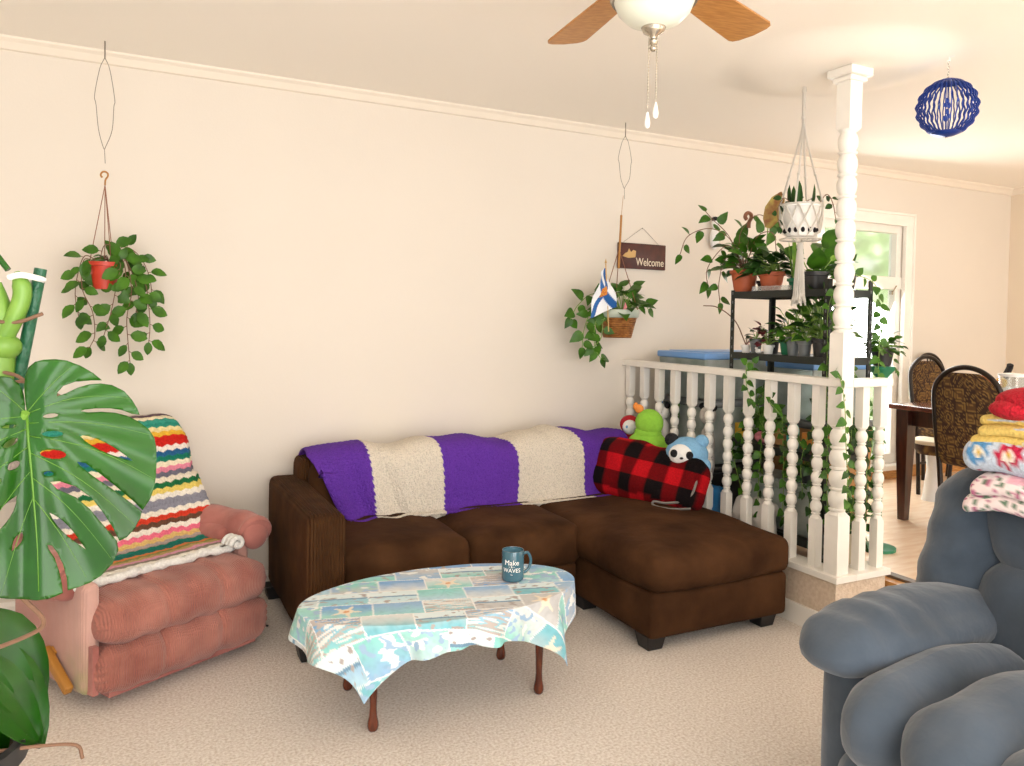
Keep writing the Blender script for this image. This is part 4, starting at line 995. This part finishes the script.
pothos('bushy dark pothos on the right end of the rack second shelf', (3.05, -1.33, .723), [
    [(3.0, -1.36, .8), (2.93, -1.44, .85), (2.90, -1.46, .7), (2.89, -1.46, .5), (2.9, -1.46, .35)], [(3.0, -1.36, .8), (3.05, -1.45, .8), (3.0, -1.47, .65), (2.97, -1.47, .48)],
    [(3.0, -1.36, .8), (2.86, -1.30, .85), (2.80, -1.28, .7), (2.79, -1.30, .55)], [(3.0, -1.36, .8), (2.84, -1.36, .95), (2.78, -1.36, .9), (2.77, -1.37, .7), (2.77, -1.36, .5), (2.78, -1.37, .35)], [(3.0, -1.36, .8), (2.9, -1.46, .9), (2.93, -1.52, .7), (2.94, -1.52, .5), (2.93, -1.5, .34)]], 'leaf_deep', nb=50)
# plant past the post by the window
def folW(l, s_, h):
    bush(l, s_, (0, 0, h*.8), .12, 46, .05, .04, 'oval', q, 1.3)
t = thing('potted_plant', 'leafy plant in a dark pot on a tall green stand by the dining window', 'potted plant', (3.40, -1.22, DZ))
pot(t, 'black_pot', .04, .055, .09, (0, 0, .92)); bl_, bs_ = MB(), MB(); bush(bl_, bs_, (0, 0, .99), .10, 60, .045, .036, 'oval', q, .9); bl_.build('foliage', 'leaf_mid', t, recalc=False); bs_.build('stems', 'stem', t)
b = MB(); b.lathe((0, 0, 0), [(0, 0), (.09, 0), (.09, .015), (.02, .03), (.018, .85), (.06, .9), (.06, .918), (0, .918)], 16); b.build('stand', 'green_plastic', t)
bl_, bs_ = MB(), MB(); strand(bl_, bs_, [(0, 0, 1.0), (-.02, -.06, .98), (-.02, -.1, .9)], .03, .04, .03, 'heart', q); bl_.build('trailing_leaves', 'leaf_mid', t, recalc=False)

# ================================================================== CLUTTER BEHIND THE RAILING
def tote(label, x0, x1, y0, y1, z0, z1, lidm='tote_blue', bodym='tote_clear'):
    t = thing('storage_tote', label, 'storage box', ((x0+x1)/2, (y0+y1)/2, z0)); w_, d_, h = x1-x0, y1-y0, z1-z0
    b = MB(); k = .93
    b.add([(sx*w_/2*f*.97, sy*d_/2*f*.97, z) for z, f in ((0, k), (h-.03, 1)) for sx, sy in ((-1, -1), (1, -1), (1, 1), (-1, 1))], [(3, 2, 1, 0), (4, 5, 6, 7), (0, 1, 5, 4), (1, 2, 6, 5), (2, 3, 7, 6), (3, 0, 4, 7)])
    b.build('body', bodym, t, smooth=False, bevel=.012)
    b = MB(); b.rbox((0, 0, h-.018), (w_, d_, .036), .01, 0, 1, k=2); b.rbox((0, 0, h-.001), (w_*.8, d_*.8, .012), .004, 0, 1, k=2); b.build('lid', lidm, t)
    return t
tote('large clear storage box with blue lid, topmost of the stack against the wall', 2.80, 3.36, -.60, -.18, .90, 1.155)
tote('clear storage box in the middle of the stack against the wall', 2.80, 3.36, -.62, -.17, .55, .895, 'grey_pot')
tote('dark lidded storage box at the bottom of the stack against the wall', 2.80, 3.36, -.62, -.17, DZ, .545, 'black_plastic', 'black_pot')
tote('flat clear box with blue lid behind the rack', 3.17, 3.62, -1.0, -.66, .82, 1.12)
tote('grey storage box under the flat box behind the rack', 3.17, 3.62, -1.02, -.65, DZ, .815, 'grey_pot', 'cardboard')
tote('clear storage box on the rack lowest shelf', 2.85, 3.09, -1.34, -.82, .323, .56, 'tote_clear')
def simple(name, label, cat, loc, shapes, rz=0):
    t = thing(name, label, cat, loc, rz)
    for pn, m, fn in shapes: b = MB(); fn(b); b.build(pn, m, t)
    return t
simple('bottle', 'teal plastic bottle standing on the rack below the plants', 'bottle', (2.90, -1.13, .723), [('body', 'teal', lambda b: b.lathe((0, 0, 0), [(0, 0), (.028, 0), (.03, .01), (.03, .09), (.022, .11), (.012, .12), (0, .12)], 16)), ('cap', 'orange', lambda b: b.lathe((0, 0, .12), [(0, 0), (.013, 0), (.013, .02), (0, .02)], 12))])
simple('stuffed_animal', 'floppy grey and white stuffed animal hanging behind the railing', 'soft toy', (2.775, -.665, .62), [('body', 'plush_grey', lambda b: (b.ball((0, 0, .06), (.03, .05, .1), 14), b.ball((0, -.03, -.03), (.02, .025, .08), 10))), ('head', 'plush_grey', lambda b: b.ball((0, 0, .21), (.04, .05, .05), 14)), ('ear', 'plush_black', lambda b: b.ball((0, .04, .255), (.02, .025, .02), 10)), ('ear', 'plush_black', lambda b: b.ball((0, -.04, .255), (.02, .025, .02), 10))])
simple('stuffed_animal', 'small dark eared stuffed toy near the wall behind the railing', 'soft toy', (2.76, -.30, .60), [('body', 'plush_white', lambda b: b.ball((0, 0, .08), (.03, .06, .1), 14)), ('head', 'plush_white', lambda b: b.ball((0, 0, .21), (.035, .05, .045), 14)), ('ear', 'plush_black', lambda b: b.ball((0, .04, .25), (.015, .02, .02), 10)), ('ear', 'plush_black', lambda b: b.ball((0, -.04, .25), (.015, .02, .02), 10))])
for nm, lb, ct, loc, d, m in (('blue_bag', 'bright blue bag between the railing and the storage boxes', 'bag', (2.772, -.63, .34), (.045, .30, .26), 'blue_bag'), ('white_bag', 'crumpled pale plastic bag on the floor behind the railing', 'bag', (2.80, -1.0, .345), (.07, .26, .22), 'white_bag')):
    b = MB(); b.rbox((0, 0, 0), d, .03, .01, 10, wob=.03, wf=14); o = b.build('bag', m, None); o.location = loc; tag(o, lb, ct)
for lb, loc, d, m in (('orange snack box on the rack beside the teal bottle', (2.93, -1.22, .765), (.05, .08, .08), 'box_orange'), ('small cardboard box on the rack left of the teal bottle', (2.93, -1.03, .755), (.07, .09, .06), 'cardboard'), ('yellow box at the left end of the rack middle shelf', (2.88, -.81, .765), (.05, .06, .08), 'yellow')):
    b = MB(); b.rbox((0, 0, 0), d, .003, 0, 1, k=2, wob=0); o = b.build('box', m, None); o.location = loc; tag(o, lb, 'box')
simple('stuffed_animal', 'pink soft toy lying on the rack beside the cardboard box', 'soft toy', (2.87, -.96, .723), [('body', 'plush_pink', lambda b: b.ball((0, 0, .03), (.03, .045, .03), 12)), ('head', 'plush_white', lambda b: b.ball((0, -.04, .055), (.022, .025, .025), 12))])
t = thing('planter', 'cream stone planter with moss at the railing corner', 'planter', (2.92, -1.43, DZ)); b = MB(); b.lathe((0, 0, 0), [(0, 0), (.05, 0), (.062, .03), (.066, .15), (.058, .2), (.062, .22), (.055, .22), (.05, .2), (0, .2)], 24); b.build('pot', 'cream_pot', t)
bl_, bs_ = MB(), MB(); bush(bl_, bs_, (0, 0, .2), .10, 60, .05, .04, 'heart', q, 1.2); bush(bl_, bs_, (0, -.05, .01), .06, 40, .03, .02, 'oval', q, .4); bl_.build('foliage', 'leaf_mid', t, recalc=False); bs_.build('stems', 'stem', t)

# ================================================================== DINING AREA
t = thing('dining_table', 'dark wooden dining table with tapered legs on the raised floor', 'table', (4.58, -1.55, DZ))
b = MB(); b.rbox((0, 0, .655), (1.16, 1.5, .028), .006, 0, 1, k=2); b.build('tabletop', 'dining_top', t)
b = MB(); b.box((0, .67, .595), (1.0, .022, .09)); b.box((0, -.67, .595), (1.0, .022, .09)); b.box((.50, 0, .595), (.022, 1.34, .09)); b.box((-.50, 0, .595), (.022, 1.34, .09)); b.build('apron', 'dining_wood', t, smooth=False)
for sx, sy in ((-1, 1), (1, 1), (-1, -1), (1, -1)):
    b = MB(); x, y = sx*.515, sy*.68
    b.add([(x+a*h, y+c*h, z) for z, h in ((0, .022), (.45, .036), (.64, .038)) for a, c in ((-1, -1), (1, -1), (1, 1), (-1, 1))], [(3, 2, 1, 0), (8, 9, 10, 11)]+[(i*4+k, i*4+(k+1) % 4, i*4+4+(k+1) % 4, i*4+4+k) for i in range(2) for k in range(4)])
    b.build('leg', 'dining_wood', t, smooth=False, bevel=.003)
BR, BG, GD = S('#352014'), S('#54391C'), S('#8A6A36')
def uph(p):
    q_ = .062; a, c = p.x/q_+50+.3*noise.noise(p*9), p.z/q_+50+.3*noise.noise(p*11+V((5, 0, 0))); ia, ic = int(a), int(c); fx, fz = a-ia-.5, c-ic-.5
    h = (ia*7+ic*13) % 5; d = max(abs(fx), abs(fz)) if h % 2 else math.hypot(fx, fz)
    if h == 4: d = abs(fx+fz*.6)
    k = (d*6.5) % 1
    if .36 < d < .43 or .16 < d < .22: return GD
    return (BG if h in (1, 3) else BR) if d < .36 else (BR if h != 2 else BG)
def dchair(label, x, y, rz, wire=False):
    """faces local -Y ; back at +Y"""
    t = thing('dining_chair', label, 'chair', (x, y, DZ), rz)
    b = MB(); w_ = .185; 
    arch = [(-w_*.82, .17, 0), (-w_*.92, .165, .2), (-w_, .17, .40), (-w_, .2, .55), (-w_*1.0, .225, .72)]+[(w_*1.0*cos(pi-pi*i/8), .235+.015*sin(pi*i/8), .74+.175*sin(pi*i/8)) for i in range(1, 8)]+[(w_*1.0, .225, .72), (w_, .2, .55), (w_, .17, .40), (w_*.92, .165, .2), (w_*.82, .17, 0)]
    b.tube(smoothp(arch, 5), .0135, 10); b.build('back_frame', 'chair_metal', t)
    if wire:
        b = MB()
        for k in range(-4, 5): b.tube([(k*.008, .215, .55), (k*.038, .238, .90-abs(k)**2*.008)], .004, 6)
        b.tube([(-.18, .205, .55), (.18, .205, .55)], .008, 6); b.build('back_spokes', 'chair_metal', t)
    else:
        vs = []; n = 26; b = MB(); g = {}
        for side in (0, 1):
            for i in range(61):
                z = .43+.455*i/60; hw_ = .1705 if z < .745 else .1705*math.sqrt(max(0.02, 1-((z-.745)/.155)**2))
                for j in range(n*2+1):
                    f = j/n-1; vs.append((hw_*f, .195+.055*(z-.43)/.45+(-.016 if side == 0 else .016)*math.sqrt(max(0, 1-f*f))-.004+.008, z))
        m_ = n*2+1
        fs = [(s_*61*m_+i*m_+j, s_*61*m_+i*m_+j+1, s_*61*m_+(i+1)*m_+j+1, s_*61*m_+(i+1)*m_+j) for s_ in (0, 1) for i in range(60) for j in range(n*2)]
        b.add(vs, fs); b.build('backrest', 'upholstery', t, colf=uph)
    b = MB(); b.rbox((0, -.01, .425), (.39, .38, .07), .032, .012, 20, k=4); b.build('seat', 'upholstery', t, colf=lambda p: uph(V((p.x, 0, p.y+p.z))))
    for sx in (-1, 1): b = MB(); b.tube(smoothp([(sx*.17, -.17, .40), (sx*.165, -.175, .2), (sx*.16, -.18, 0)], 4), .0125, 8); b.build('leg', 'chair_metal', t)
    for y_ in (-.175, .165): b = MB(); b.tube([(-.165, y_, .21), (.165, y_, .21)], .008, 6); b.build('stretcher', 'chair_metal', t)
    return t
dchair('dining chair with dark patterned round back nearest the blue recliner', 4.10, -1.36, R(90))
dchair('dining chair with brown patterned back at the far end of the table', 4.93, -.62, R(0))
dchair('dining chair with open spoked back standing behind the patterned one', 5.42, -.30, R(4), True)
t = thing('stool', 'round stool with pale rimmed patterned seat and white pedestal under the table', 'stool', (4.70, -.60, DZ))
b = MB(); b.lathe((0, 0, 0), [(0, .30), (.09, .30), (.11, .33), (.115, .37), (0, .38)], 30); b.build('seat_side', 'upholstery', t, colf=lambda p: uph(V((math.atan2(p.y, p.x)*.12, 0, p.z))))
MB().lathe((0, 0, 0), [(.114, .365), (.122, .372), (.12, .39), (.1, .4), (0, .402)], 30).build('seat_rim', 'cream_paint', t)
MB().lathe((0, 0, 0), [(0, 0), (.06, 0), (.055, .02), (.035, .2), (.04, .30), (0, .3)], 24).build('pedestal', 'white_plastic', t)
# things on the table
TZ = DZ+.669
t = thing('fruit_basket', 'white plastic basket heaped with fruit on the dining table', 'basket', (4.42, -1.13, TZ+.001))
b = MB(); b.add([(sx*f, sy*f*1.1, z) for z, f in ((0, .08), (.12, .1), (.12, .095), (.01, .076)) for sx, sy in ((-1, -1), (1, -1), (1, 1), (-1, 1))], [(3, 2, 1, 0), (12, 13, 14, 15)]+[(i*4+k, i*4+(k+1) % 4, i*4+4+(k+1) % 4, i*4+4+k) for i in range(3) for k in range(4)]); b.build('basket', 'white_plastic', t, smooth=False, bevel=.004)
for lb, c, r, m in (('orange peach on the heap in the white basket', (-.02, 0, .15), .034, 'orange'), ('yellow lemon on the heap in the white basket', (.03, -.04, .14), .03, 'yellow'), ('reddish apple at the back of the white basket', (.03, .05, .145), .034, 'red_plastic'), ('peach coloured fruit at the front of the white basket', (-.05, -.05, .135), .03, 'peach')):
    b = MB(); b.lathe((0, 0, 0), [(0, -r*.86), (r*.5, -r*.84), (r*.92, -r*.35), (r, .1*r), (r*.8, r*.65), (r*.35, r*.9), (0, r*.78)], 18); b.tube([(0, 0, r*.75), (.004, 0, r*1.1)], .002, 5); o = b.build('fruit', m, None); o.location = V((4.42, -1.13, TZ+.001))+V(c); tag(o, lb, 'fruit')
b = MB(); b.tube(smoothp([(0, 0, 0), (.03, -.01, .03), (.05, -.02, .07), (.045, -.03, .1)], 5), [.008]+[.017]*14+[.006], 10); o = b.build('banana', 'plush_black', None); o.location = (4.46, -1.16, TZ+.15); tag(o, 'overripe dark banana on top of the white basket', 'fruit')
t = thing('plastic_container', 'tall translucent plastic container at the right edge on the dining table', 'container', (4.30, -1.33, TZ+.001)); b = MB(); b.lathe((0, 0, 0), [(0, 0), (.062, 0), (.07, .19), (.066, .19), (.058, .006), (0, .006)], 24); b.build('body', 'clear', t)
MB().lathe((0, 0, .19), [(0, 0), (.072, 0), (.074, .014), (0, .02)], 24).build('lid', 'white_plastic', t)
simple('houseplant', 'small pale leafed plant beside the plastic container', 'potted plant', (4.75, -1.25, TZ+.001), [('pot', 'grey_pot', lambda b: b.lathe((0, 0, 0), potprof(.04, .05, .09), 18)), ('foliage', 'leaf_light', lambda b: [b.leaf((0, 0, .08), (cos(a), sin(a), q.uniform(.5, 2)), (0, 0, 1), .12, .04, 'oval') for a in [i*.5 for i in range(13)]])])
# power cable by the sofa
b = MB(); b.tube(smoothp([(.30, -.03, .3), (.35, -.06, .05), (.42, -.2, .006), (.50, -.42, .006), (.57, -.5, .006)], 6), .004, 6); tag(b.build('power_cord', 'black_plastic', None), 'thin dark power cord on the carpet between recliner and sofa', 'cord')

# ================================================================== MONSTERA (near left)
def inside(pt, poly):
    x, y = pt; c = False; n = len(poly)
    for i in range(n):
        x1, y1 = poly[i]; x2, y2 = poly[i-1]
        if (y1 > y) != (y2 > y) and x < (x2-x1)*(y-y1)/(y2-y1)+x1: c = not c
    return c
def lens(a, c, w_, n=7):
    a, c = V(a), V(c); d = c-a; s_ = V((-d.y, d.x)).normalized()*w_
    up_ = [a+d*(i/n)+s_*sin(pi*(i/n)**.8) for i in range(n+1)]; dn = [a+d*(i/n)-s_*sin(pi*(i/n)**.8) for i in range(n-1, 0, -1)]
    return [tuple(p) for p in up_+dn]
def ell(x, y, a, c, rot=0, n=12): return [(x+a*cos(2*pi*i/n)*cos(rot)-c*sin(2*pi*i/n)*sin(rot), y+a*cos(2*pi*i/n)*sin(rot)+c*sin(2*pi*i/n)*cos(rot)) for i in range(n)]
OUT = [(72, 192), (68, 165), (64, 125), (66, 92), (75, 65), (90, 50), (110, 44), (140, 43), (168, 47), (200, 60), (235, 84), (258, 104), (230, 104), (190, 108), (160, 120), (146, 138), (144, 150), (165, 142), (195, 126), (225, 116), (255, 114), (285, 120), (315, 138), (338, 166), (352, 190), (358, 209), (338, 206), (310, 193), (280, 187), (245, 186), (215, 189), (206, 194), (225, 199), (260, 198), (295, 202), (325, 212), (355, 230), (380, 252), (396, 280), (403, 315), (404, 350), (401, 390), (395, 425), (385, 460), (368, 490), (340, 458), (300, 418), (255, 375), (220, 345), (198, 340), (205, 352), (240, 385), (290, 425), (340, 470), (366, 494), (362, 515), (345, 545), (325, 565), (306, 573), (290, 535), (265, 490), (235, 445), (195, 410), (155, 392), (132, 394), (150, 415), (195, 440), (230, 475), (262, 520), (300, 572), (304, 598), (290, 635), (262, 668), (235, 685), (205, 694), (178, 698), (176, 665), (166, 625), (152, 592), (138, 570), (127, 567), (130, 578), (145, 605), (157, 645), (163, 675), (166, 703), (140, 711), (105, 714), (70, 710), (35, 702), (0, 690), (-45, 668), (-85, 630), (-100, 600), (-70, 560), (-40, 530), (-60, 525), (-100, 545), (-125, 560), (-150, 500), (-158, 450), (-120, 420), (-80, 400), (-60, 385), (-100, 385), (-160, 405), (-172, 340), (-168, 280), (-150, 235), (-100, 245), (-60, 245), (-100, 228), (-140, 215), (-115, 170), (-80, 130), (-40, 104), (0, 90), (30, 94), (50, 112), (62, 140), (66, 170), (67, 195)]
HOL = [ell(130, 205, 19, 6, -.1), ell(135, 257, 26, 9, .05), ell(138, 315, 33, 13, .15), ell(128, 370, 13, 7, .1), lens((200, 262), (343, 347), 13), lens((130, 478), (224, 592), 10), ell(30, 232, 17, 5, -.1), ell(34, 278, 20, 9, -.6), ell(42, 341, 17, 11, -.5), ell(2, 384, 14, 8, -.6), lens((52, 426), (-20, 545), 17), lens((68, 528), (42, 578), 10)]
BX = 1.0; MS = .342
def leafmap(x, y, sc_=1):
    """leaf coordinates (units of the outline) to local metres; origin at the petiole joint"""
    u, v = (x-72)/332.*.174*sc_, (y-195)/332.*.174*sc_
    r = math.hypot(u, v); rib = .004*cos(math.atan2(v, u)*15)*min(1, r*8)
    d = -.25*r*r-.9*u*u+.012*(1-min(1, abs(u)/.02))+rib*1.2
    return V((u, d*.9, -v))
def monstera(t, Q, mirror=False, sc_=1, name='leaf'):
    pts = []; edges = []
    polys = [OUT]+HOL
    for pl in polys:
        dense = []
        for i in range(len(pl)):
            a, c = V(pl[i]), V(pl[(i+1) % len(pl)]); k = max(1, int((c-a).length/14))
            dense += [a.lerp(c, j/k) for j in range(k)]
        o_ = len(pts); pts += dense; n_ = len(dense); edges += [(o_+i, o_+(i+1) % n_) for i in range(n_)]
    for i in range(-180, 410, 11):
        for j in range(30, 720, 11):
            if inside((i, j), OUT) and not any(inside((i, j), h) for h in HOL): pts.append(V((i+(j % 2)*3, j)))
    vv, ee, ff, *_ = delaunay_2d_cdt([V((p[0], p[1])) for p in pts], edges, [], 0, 1e-4)
    keep = []
    for f in ff:
        cx_, cy_ = sum(vv[i][0] for i in f)/3, sum(vv[i][1] for i in f)/3
        if inside((cx_, cy_), OUT) and not any(inside((cx_, cy_), h) for h in HOL): keep.append(tuple(f))
    b = MB(); b.T = Q; b.add([leafmap(p[0], p[1], sc_) for p in vv], keep)
    o = b.build(name, 'monstera', t, solid=.0012, recalc=False, auto=False)
    b = MB(); b.T = Q
    def vp(pts_, r): b.tube([leafmap(x, y, sc_)+V((0, -.0012, 0)) for x, y in pts_], [r*(1-.75*i/(len(pts_)-1)) for i in range(len(pts_))], 6)
    def ln(a, c, n_=10, sag=0): return [(a[0]+(c[0]-a[0])*i/n_, a[1]+(c[1]-a[1])*i/n_+sag*sin(pi*i/n_)) for i in range(n_+1)]
    vp([(72, 195), (76, 260), (84, 340), (92, 430), (98, 500), (104, 580), (108, 690)], .0024)
    for a, c, sg in (((72, 195), (185, 60), -10), ((72, 198), (330, 160), -25), ((75, 225), (385, 270), -18), ((80, 262), (395, 400), -25), ((84, 310), (345, 530), -22), ((90, 380), (285, 620), -20), ((95, 440), (225, 670), -12), ((72, 198), (-20, 110), -5), ((72, 205), (-140, 250), -10), ((76, 240), (-150, 380), -15), ((80, 290), (-140, 500), -15), ((85, 360), (-70, 610), -15), ((92, 430), (20, 690), -10)):
        vp(ln(a, c, 12, sg), .0008)
    b.build('leaf_veins', 'vein', o, auto=False)
    return o
def orient(loc, nrm, up_):
    nrm = V(nrm).normalized(); up_ = V(up_); z = (up_-nrm*up_.dot(nrm)).normalized(); y = -nrm; x = y.cross(z)
    return Matrix(((x.x, y.x, z.x, loc[0]), (x.y, y.y, z.y, loc[1]), (x.z, y.z, z.z, loc[2]), (0, 0, 0, 1)))
mb0 = V((-.17, -2.36, 0))
t = thing('monstera', 'large monstera plant with split glossy leaf in a black pot at the left edge', 'potted plant', mb0)
lm_ = lambda p: V(p)-mb0
monstera(t, orient(lm_((-.113, -2.60, 1.172)), (.12, -1, .10), (0.02, 0, 1)), sc_=.94)
b = MB(); b.lathe((-.10, 0, .0), [(0, 0), (.105, 0), (.125, .575), (.14, .58), (.14, .612), (.126, .612), (.12, .58), (0, .575)], 32); b.build('pot', 'black_pot', t)
MB().lathe((-.10, 0, 0), [(0, .575), (.12, .58), (0, .59)], 24).build('soil', 'soil', t)
def mleaf(c, d, nrm, L, W):
    b = MB(); prof = [(0, .3), (.03, .62), (.1, .86), (.2, .97), (.35, 1), (.5, .94), (.65, .8), (.78, .6), (.9, .34), (1, .02)]; d = V(d).normalized(); nrm = V(nrm); nrm = (nrm-d*nrm.dot(d)).normalized(); sd = d.cross(nrm); vs = []
    for tt, w_ in prof:
        for j in range(-4, 5):
            f = j/4; vs.append(lm_(c)+d*L*(tt-(.10*(abs(f)) if tt < .05 else 0))+sd*W/2*w_*f+nrm*(.12*W*abs(f)*w_-.22*L*tt*tt+.006*cos(j*pi)))
    b.add(vs, [(i*9+j, i*9+j+1, i*9+10+j, i*9+9+j) for i in range(len(prof)-1) for j in range(8)]); o = b.build('leaf', 'monstera', t, recalc=False, auto=False, solid=.0012); return o
mleaf((-.225, -2.36, .785), (.5, -.05, -.6), (.45, -.7, .6), .20, .16)
mleaf((-.205, -2.37, .74), (.6, -.1, -.7), (.5, -.6, .7), .18, .12)
mleaf((-.26, -2.42, .68), (.5, -.3, -1.0), (.5, -.8, .5), .17, .12)
mleaf((-.19, -2.36, .66), (.15, -.1, -1), (.8, -.6, .2), .14, .06)
b = MB(); S_ = [[(-.09, 0, .58), (-.04, -.03, .75), (-.03, -.12, .98), (.055, -.235, 1.172)], [(-.08, .0, .58), (-.09, .0, .7), (-.06, 0, .775)], [(-.09, 0, .58), (-.07, -.02, .66), (-.045, -.02, .73)], [(-.1, 0, .58), (-.11, -.05, .64), (-.09, -.06, .68)]]
for pts in S_: b.tube(smoothp(pts, 6), .0055, 8)
b.build('petiole', 'stem_green', t)
b = MB(); b.tube(smoothp([(-.09, -.02, .56), (-.06, -.01, .8), (-.02, 0, 1.05), (.0, .005, 1.25), (-.005, .01, 1.36)], 6), [.018, .018, .019, .02, .02, .02, .021, .022, .022, .021, .022, .023, .024, .024, .023, .022, .022, .021, .020, .019, .018, .017, .014, .010, .004], 12)
b.tube(smoothp([(.0, 0, 1.26), (.022, -.01, 1.31), (.03, -.01, 1.345), (.022, -.01, 1.378)], 6), [.014]*15+[.012, .010, .007, .004], 10); b.ball((.004, -.002, 1.255), (.026, .024, .022), 14); b.ball((-.004, 0, 1.19), (.024, .023, .016), 14); b.build('main_stem', 'stem_green', t)
b = MB()
for pts in ([(-.03, 0, 1.30), (.02, -.02, 1.295), (.06, -.03, 1.31)], [(-.03, 0, 1.20), (.0, -.02, 1.19), (.04, -.04, 1.20), (.11, -.08, 1.165)], [(-.03, 0, 1.22), (.02, -.02, 1.21), (.04, -.03, 1.195)], [(-.03, 0, 1.18), (.02, -.03, 1.17), (.035, -.03, 1.15)], [(-.05, 0, 1.36), (-.02, 0, 1.34), (.0, 0, 1.31)],
            [(.0, -.05, .61), (.06, -.04, .60), (.11, -.03, .585), (.12, -.03, .56)]): b = MB(); b.tube(smoothp(pts, 5), .003, 6); b.build('aerial_root', 'stem_brown', t)
b = MB()
b.tube(smoothp([(.02, -.24, .95), (.055, -.22, .90), (.075, -.2, .86), (.05, -.18, .835), (-.04, -.15, .80)], 6), .0034, 6)
b.build('aerial_root', 'stem_brown', t)
b = MB(); b.tube([(-.045, .01, 1.46), (.01, -.01, 1.38)], .005, 8); b.leaf((-.055, 0, 1.44), (.02, 0, 1), (.9, -.4, 0), .2, .12, 'oval', .05); b.build('young_shoot', 'monstera', t, recalc=False)
b = MB(); b.T = Matrix.Translation(lm_((-.27, -2.36, .46))); b.tube([(0, 0, 0), (.154, .01, .925)], .0095, 12); b.build('plant_stake', 'stake_green', t, label='dark green support stake')
b = MB(); b.tube(smoothp([(.012, -.02, 1.368), (.03, -.026, 1.372), (.052, -.012, 1.368), (.058, .005, 1.366), (.04, .02, 1.366), (.012, .015, 1.367)], 5), .005, 6); b.build('plant_tie', 'white_plastic', t)
b = MB(); b.tube([(-.235, -2.2, 0), (-.235, -2.2, 1.0)], .008, 10); b.lathe((-.235, -2.2, 0), [(0, 0), (.06, 0), (.06, .01), (0, .014)], 16); tag(b.build('pole_stand', 'white_plastic', None), 'thin white metal pole standing behind the monstera at the left edge', 'stand')
# more odds and ends behind the railing
for lb, loc, d, m, rz in (('tall lime green folder standing behind the railing near the wall', (2.775, -.40, .93), (.012, .05, .30), 'leaf_light', 0), ('pale blue folder standing behind the railing near the wall', (2.775, -.25, .93), (.012, .05, .30), 'tote_blue', 0)):
    b = MB(); b.rbox((0, 0, 0), d, .003, 0, 1, k=2); o = b.build('folder', m, None); o.location = loc; tag(o, lb, 'folder')
for lb, loc, sc_, m in (('dark leafy houseplant on the clear box low in the rack, left side', (2.90, -.88, .562), .12, 'leaf_deep'), ('green leafy houseplant on the clear box low in the rack, middle', (2.93, -1.18, .562), .13, 'leaf_mid')):
    t = thing('potted_plant', lb, 'potted plant', loc); pot(t, 'black_pot', .03, .04, .07); l, s_ = MB(), MB(); bush(l, s_, (0, 0, .06), sc_, 46, .05, .04, 'heart', q, 1, rs=.0015); l.build('foliage', m, t, recalc=False); s_.build('stems', 'stem', t)
# repeats share a group phrase
GROUPS = {'storage_tote': 'storage boxes behind the railing', 'dining_chair': 'dining chairs around the table', 'trailing_pothos': 'pothos trailing behind the railing',
          'fruit': 'fruit in the white basket', 'wire_hanger': 'wire loops for hanging plants', 'folder': 'folders behind the railing', 'box': 'small boxes on the rack', 'stuffed_animal': 'stuffed toys behind the railing'}
for o in list(bpy.data.objects):
    if o.parent is None and 'label' in o.keys() and 'group' not in o.keys():
        k = o.name.split('.')[0]
        if k in GROUPS: o['group'] = GROUPS[k]
        elif k == 'potted_plant' and 2.8 < o.location.x < 3.15: o['group'] = 'potted plants on the plant rack'
